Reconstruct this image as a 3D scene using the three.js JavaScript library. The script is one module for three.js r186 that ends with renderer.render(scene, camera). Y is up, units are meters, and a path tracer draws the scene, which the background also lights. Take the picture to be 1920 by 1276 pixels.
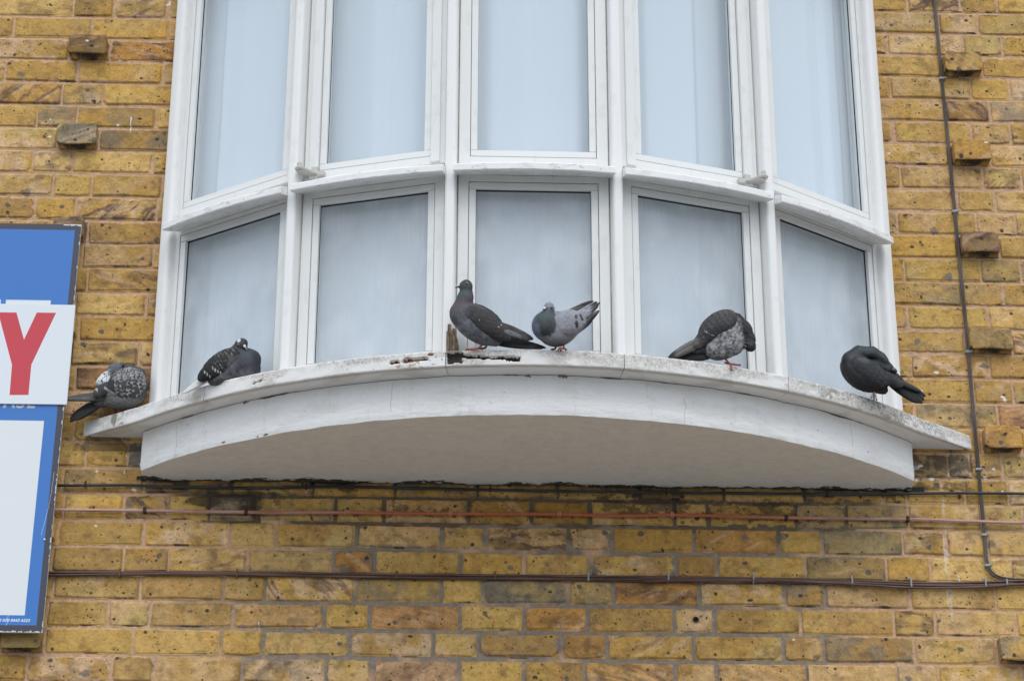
import * as THREE from 'three';
import { mergeGeometries } from 'three/addons/utils/BufferGeometryUtils.js';
import { RoundedBoxGeometry } from 'three/addons/geometries/RoundedBoxGeometry.js';

// ---------------------------------------------------------------- camera, sky, sun, exposure
const Y0 = 1.6;                                   // eye height above the pavement; heights below are given from the eye
const scene = new THREE.Scene();
const FOCAL = 4296.9, CX = 960, CY = 638;
const camera = new THREE.PerspectiveCamera(2 * Math.atan(CY / FOCAL) * 180 / Math.PI, 1024 / 680, 0.05, 400);
const PITCH = 0.4204, YAW = 0.0339, ROLL = -0.0018;
camera.position.set(0, Y0, 5.855);
{
  const f = new THREE.Vector3(Math.sin(YAW) * Math.cos(PITCH), Math.sin(PITCH), -Math.cos(YAW) * Math.cos(PITCH));
  camera.lookAt(camera.position.clone().add(f));
  camera.rotateZ(-ROLL);
}
camera.updateMatrixWorld(true);
const SUN_DIR = new THREE.Vector3(0.12, 0.78, 0.62).normalize();
{
  const w = 256, h = 128, d = new Float32Array(w * h * 4);
  for (let j = 0; j < h; j++) for (let i = 0; i < w; i++) {
    const el = ((j + 0.5) / h - 0.5) * Math.PI, s = Math.sin(el), k = (j * w + i) * 4;
    const az = (i + 0.5) / w * Math.PI * 2;
    // overcast cloud: three times as bright overhead as near the horizon, with slow unevenness of the cloud deck
    let L = s > 0 ? (1 + 2 * s) / 3 : 0.33 * Math.exp(s * 6) + 0.1;
    L *= 1 + (s > 0 ? 0.05 * Math.sin(az * 3 + 7 * s) + 0.04 * Math.sin(az * 7 - 11 * s) : 0);
    const g = 1.95;
    d[k] = 0.915 * L * g; d[k + 1] = 0.985 * L * g; d[k + 2] = 1.08 * L * g; d[k + 3] = 1;
  }
  const t = new THREE.DataTexture(d, w, h, THREE.RGBAFormat, THREE.FloatType);
  t.mapping = THREE.EquirectangularReflectionMapping; t.magFilter = t.minFilter = THREE.LinearFilter; t.needsUpdate = true;
  scene.background = t; scene.environment = t;
}
const sun = new THREE.DirectionalLight(0xfff4e6, 0.6);
sun.position.copy(SUN_DIR).multiplyScalar(30); sun.target.position.set(0.2, 4, 0);
sun.position.add(sun.target.position);
sun.castShadow = true; sun.shadow.radius = 40; sun.shadow.mapSize.set(2048, 2048);
Object.assign(sun.shadow.camera, { left: -6, right: 6, top: 6, bottom: -6, near: 1, far: 80 });
scene.add(sun, sun.target);

const renderer = new THREE.WebGLRenderer({ antialias: true });
renderer.setSize(1024, 680);
renderer.toneMapping = THREE.LinearToneMapping;
renderer.toneMappingExposure = 1.14;
renderer.shadowMap.enabled = true;

// ---------------------------------------------------------------- helpers
function rng(seed) { let a = seed >>> 0; return () => { a = (a + 0x6D2B79F5) | 0; let t = Math.imul(a ^ (a >>> 15), 1 | a); t = (t + Math.imul(t ^ (t >>> 7), 61 | t)) ^ t; return ((t ^ (t >>> 14)) >>> 0) / 4294967296; }; }
const clamp = (x, a = 0, b = 1) => Math.min(b, Math.max(a, x));
const sst = (a, b, x) => { const t = clamp((x - a) / (b - a)); return t * t * (3 - 2 * t); };
const lerp = (a, b, t) => a + (b - a) * t;
const mix3 = (a, b, t) => [lerp(a[0], b[0], t), lerp(a[1], b[1], t), lerp(a[2], b[2], t)];
const NT = (() => { const r = rng(99), a = new Float32Array(256 * 256); for (let i = 0; i < a.length; i++) a[i] = r(); return a; })();
function n2(x, y) {                                // value noise
  const xi = Math.floor(x), yi = Math.floor(y); let fx = x - xi, fy = y - yi;
  fx = fx * fx * (3 - 2 * fx); fy = fy * fy * (3 - 2 * fy);
  const a = (xi & 255), b = ((xi + 1) & 255), c = (yi & 255) << 8, e = ((yi + 1) & 255) << 8;
  return (NT[c + a] * (1 - fx) + NT[c + b] * fx) * (1 - fy) + (NT[e + a] * (1 - fx) + NT[e + b] * fx) * fy;
}
function fbm(x, y, o = 4) { let s = 0, a = 0.5, n = 0; for (let i = 0; i < o; i++) { s += a * n2(x, y); n += a; a *= 0.5; x = x * 2.03 + 17.3; y = y * 2.03 + 9.1; } return s / n; }
function n3(x, y, z) { const zi = Math.floor(z), f = z - zi, t = f * f * (3 - 2 * f); return lerp(n2(x + zi * 37.7, y + zi * 11.3), n2(x + (zi + 1) * 37.7, y + (zi + 1) * 11.3), t); }
const toLin = (c) => c <= 0.04045 ? c / 12.92 : Math.pow((c + 0.055) / 1.055, 2.4);
const toS = (c) => { c = clamp(c); return c <= 0.0031308 ? c * 12.92 : 1.055 * Math.pow(c, 1 / 2.4) - 0.055; };
const lin = (r, g, b, k = 1) => [toLin(r / 255) * k, toLin(g / 255) * k, toLin(b / 255) * k];
const C = (a) => new THREE.Color().setRGB(...a);
function dataTex(w, h, fill, srgb) {               // fill(i, j) -> [r, g, b] linear or a grey number
  const d = new Uint8Array(w * h * 4);
  for (let j = 0; j < h; j++) for (let i = 0; i < w; i++) {
    const v = fill(i, j), k = (j * w + i) * 4;
    if (typeof v === 'number') { d[k] = d[k + 1] = d[k + 2] = clamp(v) * 255; } else for (let c = 0; c < 3; c++) d[k + c] = Math.round((srgb ? toS(v[c]) : clamp(v[c])) * 255);
    d[k + 3] = 255;
  }
  return tex(d, w, h, srgb);
}
function tex(d, w, h, srgb) {
  const t = new THREE.DataTexture(d, w, h); t.magFilter = THREE.LinearFilter; t.minFilter = THREE.LinearMipmapLinearFilter; t.generateMipmaps = true;
  t.wrapS = t.wrapT = THREE.MirroredRepeatWrapping; if (srgb) t.colorSpace = THREE.SRGBColorSpace; t.needsUpdate = true; return t;
}
const names = {};
function numbered(n) { const k = names[n] = (names[n] ?? -1) + 1; return k ? n + '_' + String(k).padStart(3, '0') : n; }
function tag(o, label, category, group) { o.userData.label = label; o.userData.category = category; if (group) o.userData.group = group; return o; }
function thing(name, label, category, pos = [0, 0, 0], group) { const g = new THREE.Group(); g.name = numbered(name); g.position.set(...pos); tag(g, label, category, group); scene.add(g); return g; }
function part(name, geo, mat, parent, label) {
  const m = new THREE.Mesh(geo, mat); m.name = name; m.castShadow = m.receiveShadow = true;
  if (label) m.userData.label = label;
  parent.add(m); return m;
}
function structure(name, geo, mat) { const m = part(name, geo, mat, scene); m.userData.kind = 'structure'; return m; }
const V = (x, y, z) => new THREE.Vector3(x, y, z);
function box(x0, x1, y0, y1, z0, z1) { const g = new THREE.BoxGeometry(x1 - x0, y1 - y0, z1 - z0); g.translate((x0 + x1) / 2, (y0 + y1) / 2, (z0 + z1) / 2); return g; }
function rbox(x0, x1, y0, y1, z0, z1, r = 0.002) { const g = new RoundedBoxGeometry(x1 - x0, y1 - y0, z1 - z0, 1, r); g.translate((x0 + x1) / 2, (y0 + y1) / 2, (z0 + z1) / 2); return g; }
function flat(g) { return g.index ? g.toNonIndexed() : g; }
function merge(list) { return mergeGeometries(list.map((g) => { const q = flat(g); for (const k of Object.keys(q.attributes)) if (!['position', 'normal', 'uv'].includes(k)) q.deleteAttribute(k); return q; })); }
function tube(pts, r, seg = 80, rad = 8) { return new THREE.TubeGeometry(new THREE.CatmullRomCurve3(pts.map((p) => V(...p)), false, 'centripetal'), seg, r, rad, false); }
// pixel of the photograph -> point where its ray meets the height y (used once, to find where the birds' feet stand)
const CB = [0, 1, 2].map((i) => new THREE.Vector3().setFromMatrixColumn(camera.matrixWorld, i));
function onHeight(px, py, y) {
  const d = CB[0].clone().multiplyScalar((px - CX) / FOCAL).addScaledVector(CB[1], -(py - CY) / FOCAL).sub(CB[2]);
  return camera.position.clone().addScaledVector(d, (y - camera.position.y) / d.y);
}

// ---------------------------------------------------------------- ground
{
  const groundTex = dataTex(512, 512, (i, j) => { const v = 0.75 + 0.5 * fbm(i / 9, j / 9, 5); return [0.13 * v, 0.128 * v, 0.125 * v]; }, true);
  const asph = new THREE.MeshStandardMaterial({ color: 0x808080, map: groundTex, roughness: 0.95 });
  const slabs = new THREE.MeshStandardMaterial({ color: 0xffffff, map: groundTex, roughness: 0.9 });
  const g = new THREE.PlaneGeometry(300, 300, 1, 1); g.rotateX(-Math.PI / 2);
  const uv = g.attributes.uv; for (let i = 0; i < uv.count; i++) uv.setXY(i, uv.getX(i) * 200, uv.getY(i) * 200);
  structure('ground', g, asph);
  const p = rbox(-30, 30, -0.05, 0.12, -0.3, 7.5, 0.02); structure('pavement', p, new THREE.MeshStandardMaterial({ color: 0x7b7a77, roughness: 0.92, bumpMap: groundTex, bumpScale: 0.004 }));
  const k = rbox(-30, 30, -0.05, 0.125, 7.503, 7.65, 0.015); structure('kerb', k, new THREE.MeshStandardMaterial({ color: 0x8f8c86, roughness: 0.9 }));
}

// ---------------------------------------------------------------- brick wall
const COURSE = 0.075, LINE0 = 3.6495;             // height of the bed joint numbered 0
const OPEN = { x0: -0.775, x1: 1.262, y0: 2.32, y1: 4.05 };
const JOINTS = [                                   // middle of each upright joint, in centimetres, course by course from the top of the view
  [139, 155], [-111, -99, -83, 148, 160], [-128, -105, -82, 132, 155], [-111, -99, 148, 160], [-129, -108, -83, 132, 156], [-112, -100, 148, 161], [-107, -84, 132, 155], [-112, -100, 148, 160], [-107, -84, 133, 157], [-112, -101, -81, 149, 160],
  [-105, -82, 131, 154], [-111, -101, 148, 160], [-102, -82, 132, 154], [-100, 148, 160], [-103, -83, 132, 155], [-101, 148, 161], [-103, -84, 132, 154], [-101, 149, 160], [-104, -84, 132, 155], [-100, -87, 150, 161], [-85, 140, 146, 155],
  [-102, -80, 128, 144, 156], [-101, -85, -73, -62, -50, -28, -15, 8, 25, 41, 64, 73, 97, 111, 128, 148], [-102, -79, -56, -44, -22, 1, 13, 35, 47, 69, 92, 104, 126, 138, 149], [-103, -84, -72, -51, -28, -17, 6, 23, 41, 64, 75, 99, 121, 133, 155],
  [-102, -79, -57, -46, -22, 1, 12, 35, 47, 70, 93, 104, 127, 150], [-103, -87, -76, -54, -30, -18, 6, 23, 40, 63, 74, 97, 122, 133, 155], [-103, -80, -57, -46, -23, -1, 11, 33, 45, 68, 92, 103, 127, 149], [-107, -85, -74, -51, -29, -17, 6, 23, 39, 63, 74, 98, 122, 133, 155]];
const bricks = [];
{
  const r = rng(5);
  for (let k = -9; k <= 47; k++) {
    const top = LINE0 - COURSE * k, mid = top - COURSE / 2;
    let js = (JOINTS[k + 2] || []).map((c) => c / 100);
    if (!js.length) js = [-1.03 + 0.115 * ((k % 2) + (r() - 0.5) * 0.3)];
    js.sort((a, b) => a - b);
    // carry the bond on to both sides and fill what lies behind the sign
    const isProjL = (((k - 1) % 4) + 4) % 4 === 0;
    let x = js[0], h = (js.length > 1 && js[1] - js[0] < 0.15);
    while (x > -2.15) { h = !h; x -= h ? 0.115 : 0.228; js.unshift(x); if (h && r() < 0.35) h = false; }
    x = js[js.length - 1]; h = (js[js.length - 1] - js[js.length - 2] < 0.15);
    while (x < 2.65) { h = !h; x += h ? 0.115 : 0.228; js.push(x); if (h && r() < 0.35) h = false; }
    const out = [];
    for (let i = 0; i + 1 < js.length; i++) {
      let a = js[i], b = js[i + 1];
      if (top - COURSE < OPEN.y1 && top > OPEN.y0 - 0.01) {                       // the bay's opening
        if (a > OPEN.x0 - 0.02 && b < OPEN.x1 + 0.02) continue;
        if (a < OPEN.x0 && b > OPEN.x0) { if (b > OPEN.x1) { out.push([a, OPEN.x0]); a = OPEN.x1; } else b = OPEN.x0; }
        else if (a < OPEN.x1 && b > OPEN.x1) a = OPEN.x1;
        if (b - a < 0.035) continue;
      }
      while (b - a > 0.27) { const c = a + 0.228 * (0.95 + 0.1 * r()); out.push([a, c]); a = c; }
      if (b - a > 0.03) out.push([a, b]);
    }
    for (const [a, b] of out) {
      const w = b - a, xm = (a + b) / 2;
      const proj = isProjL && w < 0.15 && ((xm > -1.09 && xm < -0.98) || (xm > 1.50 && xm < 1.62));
      const inView = k >= -2 && k <= 26 && xm > -1.24 && xm < 1.76 && !(xm < -1.10 && k >= 9 && k < 24) && !(mid > 2.2 && mid < 2.33 && xm > -0.72 && xm < 1.2);
      bricks.push({ k, a, b, top, mid, xm, w, proj, inView, seed: Math.floor(r() * 1e9) });
    }
  }
}
// one sheet of colour for the wall, in metres: every brick gets its own tone, burns, pits and droppings; the rest is mortar
const WT = { x0: -1.45, x1: 1.80, y0: 1.58, y1: 3.86, w: 2048, h: 1436 };
const wallCol = new Float32Array(WT.w * WT.h * 3), wallBump = new Float32Array(WT.w * WT.h).fill(0.5);
const SX = WT.w / (WT.x1 - WT.x0), SY = WT.h / (WT.y1 - WT.y0);
const BK = 1.27;                               // photographed colour -> surface colour
const TONES = [[182, 148, 90], [176, 140, 80], [170, 134, 76], [186, 152, 98], [164, 128, 76], [176, 143, 97], [182, 148, 108], [160, 126, 80], [172, 145, 96], [178, 140, 76], [180, 146, 86], [174, 140, 86]].map((c) => { const l = lin(...c, BK); return [l[0] * 0.985, l[1] * 1.0, l[2] * 0.90]; });
const GREY = lin(112, 106, 98, BK), BURN = lin(92, 70, 52, BK), PIT = lin(52, 44, 36, BK), PALE = lin(196, 166, 134, BK), OLIVE = lin(128, 112, 76, BK), ORANGE = lin(166, 118, 58, BK), WHITE = lin(214, 212, 204, BK), PURPLE = lin(106, 82, 76, BK), SOOT = lin(44, 40, 34, BK);
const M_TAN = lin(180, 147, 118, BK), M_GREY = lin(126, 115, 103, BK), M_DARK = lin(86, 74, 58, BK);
function mortarAt(x, y) {
  const n = fbm(x * 9 + 40, y * 9, 3), inMid = sst(-0.75, -0.35, x + (n - 0.5) * 0.5) * (1 - sst(0.95, 1.25, x + (n - 0.5) * 0.5)) * (1 - sst(2.1, 2.35, y));
  let c = mix3(M_TAN, M_GREY, clamp(inMid * 1.25 * sst(0.30, 0.62, n + 0.1)));
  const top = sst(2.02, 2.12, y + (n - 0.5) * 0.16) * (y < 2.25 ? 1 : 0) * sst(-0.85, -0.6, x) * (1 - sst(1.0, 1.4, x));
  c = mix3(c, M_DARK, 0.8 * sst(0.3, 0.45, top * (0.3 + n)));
  const v = 0.72 + 0.56 * fbm(x * 120, y * 120, 4); return [c[0] * v, c[1] * v, c[2] * v];
}
{
  for (let j = 0; j < WT.h; j++) for (let i = 0; i < WT.w; i++) {
    const x = WT.x0 + (i + 0.5) / SX, y = WT.y0 + (j + 0.5) / SY, m = mortarAt(x, y), q = (j * WT.w + i);
    wallCol.set(m, q * 3); wallBump[q] = 0.35 + 0.5 * (fbm(x * 160 + 3, y * 160, 4) - 0.5);
  }
  const SPECIAL = {                                // course: [x, tone, burn, grey] for bricks that stand out in the photograph
    '1': [[-1.045, [118, 92, 48], 0.7, 0], [-0.80, [160, 112, 52], 0.9, 0]], '3': [[-1.20, [172, 130, 66], 0.8, 0.1], [1.54, [150, 112, 66], 0.8, 0.1]], '5': [[-1.05, [140, 126, 86], 0.1, 0.7], [1.54, [176, 132, 66], 0.3, 0]],
    '4': [[-1.10, [164, 128, 66], 0.1, 0.6], [-0.9, [172, 132, 64], 0.0, 0.4]], '9': [[-1.04, [78, 64, 50], 0.9, 0.5], [1.55, [112, 86, 62], 1.0, 0.1]], '13': [[1.55, [158, 130, 82], 0.3, 0.3]], '15': [[-0.92, [148, 102, 62], 0.7, 0.2]], '16': [[1.62, [152, 108, 76], 0.7, 0.1], [1.44, [166, 136, 84], 0, 0.5]],
    '17': [[1.56, [176, 132, 70], 0.6, 0]], '18': [[-0.80, [84, 72, 60], 0.2, 0.9], [1.33, [122, 104, 76], 0.2, 0.5], [1.43, [134, 120, 92], 0.1, 0.6]], '19': [[-0.85, [156, 120, 62], 0, 0.3]], '20': [[-0.55, [132, 112, 76], 0, 0.5], [0.15, [150, 112, 44], 0.2, 0], [0.33, [152, 114, 44], 0, 0], [1.2, [150, 128, 88], 0, 0.4], [1.05, [150, 128, 88], 0, 0.35]],
    '21': [[0.8, [170, 124, 62], 0.2, 0], [1.2, [142, 128, 94], 0, 0.5], [0.55, [166, 128, 62], 0, 0]], '22': [[-0.22, [150, 104, 48], 1.2, 0.4], [1.12, [150, 124, 78], 0.1, 0.55], [1.22, [172, 132, 62], 0, 0.2], [-0.35, [168, 140, 92], 0, 0.3]], '23': [[0.27, [150, 132, 92], 0, 0.75], [0.42, [158, 132, 86], 0, 0.3], [0.58, [160, 112, 58], 0.7, 0]],
    '24': [[-0.08, [182, 132, 84], 0.3, 0], [0.3, [168, 118, 58], 0.6, 0], [-0.4, [170, 130, 76], 0.1, 0.1]], '25': [[-1.04, [136, 112, 62], 0, 0.3], [0.39, [164, 120, 68], 0.3, 0]], '26': [[-0.06, [168, 130, 100], 0.4, 0.1], [0.5, [186, 142, 84], 0.6, 0], [0.85, [180, 142, 92], 0.2, 0]] };
  for (const b of bricks) {
    const r = rng(b.seed); b.wide = b.k >= 20 && b.xm > -0.45 && b.xm < 1.08; b.gap = b.wide ? 0.0058 + 0.0028 * r() : 0.0045 + 0.0018 * r(); b.tone = TONES[Math.floor(r() * TONES.length)]; b.tone2 = TONES[Math.floor(r() * TONES.length)];
    let burn = r() < 0.12 ? 0.5 + 0.5 * r() : 0, grey = r() < 0.09 ? 0.3 + 0.3 * r() : 0, pale = r() < 0.2 ? 0.3 + 0.5 * r() : 0;
    for (const s of SPECIAL[b.k] || []) if (s[0] > b.a && s[0] < b.b) { b.tone = mix3(lin(...s[1], BK), TONES[0], 0.22); b.tone2 = b.tone; burn = s[2]; grey = s[3]; pale *= 0.4; }
    if (b.b < WT.x0 || b.a > WT.x1 || b.top < WT.y0 || b.top - COURSE > WT.y1) continue;
    const ox = r() * 90, oy = r() * 90, dir = r() * 6.28, bf = 22 + r() * 20;
    const i0 = Math.max(0, Math.floor((b.a - WT.x0) * SX)), i1 = Math.min(WT.w - 1, Math.ceil((b.b - WT.x0) * SX)), j0 = Math.max(0, Math.floor((b.top - COURSE - WT.y0) * SY)), j1 = Math.min(WT.h - 1, Math.ceil((b.top - WT.y0) * SY));
    b.dirt = r(); const lum = 0.86 + 0.26 * r(), smear = r() < 0.3 ? 0.002 + 0.007 * r() : 0;
    for (let j = j0; j <= j1; j++) for (let i = i0; i <= i1; i++) {
      const x = WT.x0 + (i + 0.5) / SX, y = WT.y0 + (j + 0.5) / SY, q = j * WT.w + i;
      const edge = Math.min(x - b.a - b.gap + 0.001, b.b - b.gap + 0.001 - x, y - (b.top - COURSE + b.gap - 0.001), b.top - b.gap + 0.001 - y);
      const en = (fbm(x * 75 + ox, y * 75 + oy, 4) - 0.5);
      const cover = sst(-0.0015, 0.0015, edge - smear * (0.4 + 2.2 * en) + 0.0008 - 0.004 * en); if (cover <= 0) continue;
      const big = fbm((x - b.a) * 14 + ox, (y - b.top) * 14 + oy, 3), fine = fbm(x * 210 + ox, y * 210 + oy, 3), mid = fbm(x * 55 + oy, y * 70 + ox, 3);
      let c = mix3(b.tone, b.tone2, sst(0.35, 0.65, big));
      c = mix3(c, ORANGE, 0.26 * sst(0.50, 0.75, fbm(x * 26 + oy, y * 40, 3)));
      if (pale) c = mix3(c, PALE, pale * sst(0.36, 0.70, fbm(x * 26 + ox * 2, y * 32 + 5, 4)));
      if (grey) c = mix3(c, mix3(GREY, OLIVE, 0.35 * mid), clamp(grey * 1.1) * sst(0.36, 0.68, fbm(x * 24 + oy * 3, y * 30 + 8, 5) + (grey > 0.75 ? 0.12 : 0)));
      if (burn) { const ca = Math.cos(dir * 0.25 - 0.8), sa = Math.sin(dir * 0.25 - 0.8), p1 = (x - b.a) * ca + (y - b.mid) * sa, p2 = -(x - b.a) * sa + (y - b.mid) * ca, st = fbm(p1 * 16 + ox, p2 * 75 + oy + 2.5 * big, 4), bl = fbm(x * 20 + oy, y * 26 + ox, 4); c = mix3(c, mix3(BURN, PURPLE, mid), clamp(burn * 0.95) * sst(0.54, 0.72, st)); c = mix3(c, BURN, clamp(burn) * 0.75 * sst(0.50, 0.72, bl)); c = mix3(c, PALE, 0.35 * sst(0.56, 0.7, fbm(p1 * 14 + oy, p2 * 80, 3))); }
      const sm = fbm(x * 34 + ox * 3, y * 46 + oy, 5); c = mix3(c, PIT, 0.34 * sst(0.58, 0.76, sm) + 0.35 * b.dirt * sst(0.010, 0.0, edge + 0.010 * (sm - 0.5)) * sst(0.35, 0.65, sm));
      const v = lum * (0.52 + 0.50 * mid + 0.46 * fine);
      for (let ch = 0; ch < 3; ch++) wallCol[q * 3 + ch] = lerp(wallCol[q * 3 + ch], c[ch] * v, cover);
      wallBump[q] = lerp(wallBump[q], 0.62 + 0.28 * (fine - 0.5) + 0.22 * (mid - 0.5), cover);
    }
    // pits, cinders
    const stamp = (x, y, rx, ry, col, dep, al = 1) => {
      const a0 = Math.floor((x - rx * 1.6 - WT.x0) * SX), a1 = Math.ceil((x + rx * 1.6 - WT.x0) * SX), c0 = Math.floor((y - ry * 1.6 - WT.y0) * SY), c1 = Math.ceil((y + ry * 1.6 - WT.y0) * SY);
      for (let j = Math.max(0, c0); j <= Math.min(WT.h - 1, c1); j++) for (let i = Math.max(0, a0); i <= Math.min(WT.w - 1, a1); i++) {
        const u = (WT.x0 + (i + 0.5) / SX - x) / rx, w2 = (WT.y0 + (j + 0.5) / SY - y) / ry, d = Math.hypot(u, w2) + 1.1 * (fbm(i * 0.19 + ox, j * 0.19 + oy, 2) - 0.5), t = al * (1 - sst(0.75, 1.1, d)), q = j * WT.w + i;
        if (t <= 0) continue; for (let ch = 0; ch < 3; ch++) wallCol[q * 3 + ch] = lerp(wallCol[q * 3 + ch], col[ch], t); wallBump[q] -= dep * t;
      }
    };
    b.stamp = stamp;
    const np = Math.floor((8 + r() * r() * 50) * b.w / 0.22), X = () => b.a + 0.01 + r() * (b.w - 0.02), Yv = () => b.top - 0.01 - r() * (COURSE - 0.02);
    for (let n = 0; n < np; n++) { const s = 0.0008 + 0.0016 * r() * r(); stamp(X(), Yv(), s * (0.7 + r()), s * (0.7 + r()), mix3(PIT, BURN, r() * 0.7), 0.3, 0.9); }
    for (let n = 0; n < 1.5 * r() * r() * (b.w / 0.15); n++) { const s = 0.002 + 0.0025 * r(); stamp(X(), Yv(), s * (0.7 + r()), s * (0.8 + 0.6 * r()), PIT, 0.35, 0.92); }
    if (r() < 0.3) { const s = 0.004 + 0.005 * r(); stamp(X(), Yv(), s, s * 0.9, mix3(GREY, PIT, 0.55), 0.2, 0.9); }
    if (r() < 0.12) { const s = 0.008 + 0.008 * r(); stamp(X(), Yv(), s, s * 0.8, mix3(GREY, PIT, 0.25), 0.1, 0.8); }
    if (r() < 0.045) { const s = 0.003 + 0.003 * r(); stamp(X(), Yv(), s, s * 0.6, WHITE, -0.1, 0.85); }
    if (r() < 0.35) stamp(X(), b.top - COURSE + 0.006, 0.012 + 0.02 * r(), 0.0018, PIT, 0.3, 0.85);
  }
  const any = bricks.find((b) => b.stamp).stamp;
  // droppings, lime runs
  const run = (x, y0, y1, w, al, seed) => { const r = rng(seed); for (let y = y0; y > y1; y -= 0.003) { if (fbm(y * 40 + seed, seed, 3) > 0.36) any(x + 0.006 * (fbm(y * 12, seed * 3.1, 3) - 0.5), y, w * (0.5 + r()), 0.003, WHITE, -0.04, al); } };
  run(-0.855, 2.262, 2.205, 0.0016, 0.95, 3); run(-0.912, 3.31, 3.262, 0.0014, 0.95, 5); run(1.378, 2.22, 1.82, 0.0045, 0.16, 7); run(1.372, 2.06, 1.86, 0.0020, 0.26, 9); run(1.405, 1.945, 1.915, 0.0015, 0.9, 11); run(1.585, 1.80, 1.76, 0.0016, 0.9, 13); run(1.345, 2.49, 2.44, 0.0016, 0.8, 15); run(-0.47, 1.79, 1.765, 0.002, 0.8, 17);
  for (const [x, y, s] of [[-0.83, 3.70, 0.008], [-0.825, 3.708, 0.005], [1.39, 2.54, 0.006], [1.57, 2.47, 0.008], [1.575, 2.462, 0.006], [1.31, 2.255, 0.011], [1.325, 2.262, 0.007], [1.31, 2.222, 0.010], [1.35, 2.225, 0.008], [-0.81, 2.235, 0.007], [-0.80, 2.222, 0.009], [-0.825, 2.16, 0.007], [-0.82, 2.1, 0.009], [1.50, 2.23, 0.006], [1.52, 2.185, 0.006], [1.545, 2.19, 0.005], [-0.95, 3.285, 0.006], [0.95, 1.76, 0.004], [-0.93, 2.213, 0.004]]) any(x, y, s, s * 0.6, WHITE, -0.12, 0.9);
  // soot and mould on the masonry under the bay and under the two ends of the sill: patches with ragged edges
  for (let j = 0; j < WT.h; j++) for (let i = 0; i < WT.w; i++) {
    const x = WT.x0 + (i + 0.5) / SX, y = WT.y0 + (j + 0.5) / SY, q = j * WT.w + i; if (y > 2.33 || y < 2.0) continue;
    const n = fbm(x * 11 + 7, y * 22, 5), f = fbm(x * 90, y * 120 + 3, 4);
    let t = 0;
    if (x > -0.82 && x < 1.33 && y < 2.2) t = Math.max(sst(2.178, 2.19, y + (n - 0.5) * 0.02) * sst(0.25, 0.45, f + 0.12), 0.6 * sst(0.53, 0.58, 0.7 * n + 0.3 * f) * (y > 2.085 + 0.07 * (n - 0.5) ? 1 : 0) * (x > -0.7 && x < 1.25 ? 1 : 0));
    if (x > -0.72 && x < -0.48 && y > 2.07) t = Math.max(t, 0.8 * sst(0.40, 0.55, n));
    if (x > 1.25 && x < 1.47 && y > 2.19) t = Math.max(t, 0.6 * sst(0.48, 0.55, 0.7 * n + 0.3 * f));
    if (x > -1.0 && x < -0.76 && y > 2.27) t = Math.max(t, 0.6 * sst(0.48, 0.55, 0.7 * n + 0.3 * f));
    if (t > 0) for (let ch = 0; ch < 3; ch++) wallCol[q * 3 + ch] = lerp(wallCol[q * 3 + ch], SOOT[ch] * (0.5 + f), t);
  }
}
let wallMap, wallBumpMap;
{
  const d = new Uint8Array(WT.w * WT.h * 4), e = new Uint8Array(WT.w * WT.h * 4);
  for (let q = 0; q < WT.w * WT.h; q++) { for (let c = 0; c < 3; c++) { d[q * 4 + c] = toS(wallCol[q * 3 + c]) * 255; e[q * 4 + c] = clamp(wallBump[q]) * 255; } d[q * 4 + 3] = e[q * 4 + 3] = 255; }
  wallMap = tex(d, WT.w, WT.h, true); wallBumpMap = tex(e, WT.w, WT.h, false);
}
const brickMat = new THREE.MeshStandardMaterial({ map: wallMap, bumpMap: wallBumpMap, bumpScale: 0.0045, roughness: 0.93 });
const wallUV = (g, own) => {
  const p = g.attributes.position, u = new Float32Array(p.count * 2);
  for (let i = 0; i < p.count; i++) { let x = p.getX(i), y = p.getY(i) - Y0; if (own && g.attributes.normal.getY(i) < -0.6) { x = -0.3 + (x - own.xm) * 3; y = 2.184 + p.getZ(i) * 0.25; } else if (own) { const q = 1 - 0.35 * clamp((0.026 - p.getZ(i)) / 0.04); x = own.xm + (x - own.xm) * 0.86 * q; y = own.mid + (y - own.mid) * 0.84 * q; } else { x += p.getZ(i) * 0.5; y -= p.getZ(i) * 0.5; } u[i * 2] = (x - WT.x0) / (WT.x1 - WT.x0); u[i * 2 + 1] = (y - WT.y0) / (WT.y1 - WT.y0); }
  g.setAttribute('uv', new THREE.BufferAttribute(u, 2)); return g;
};
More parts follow.
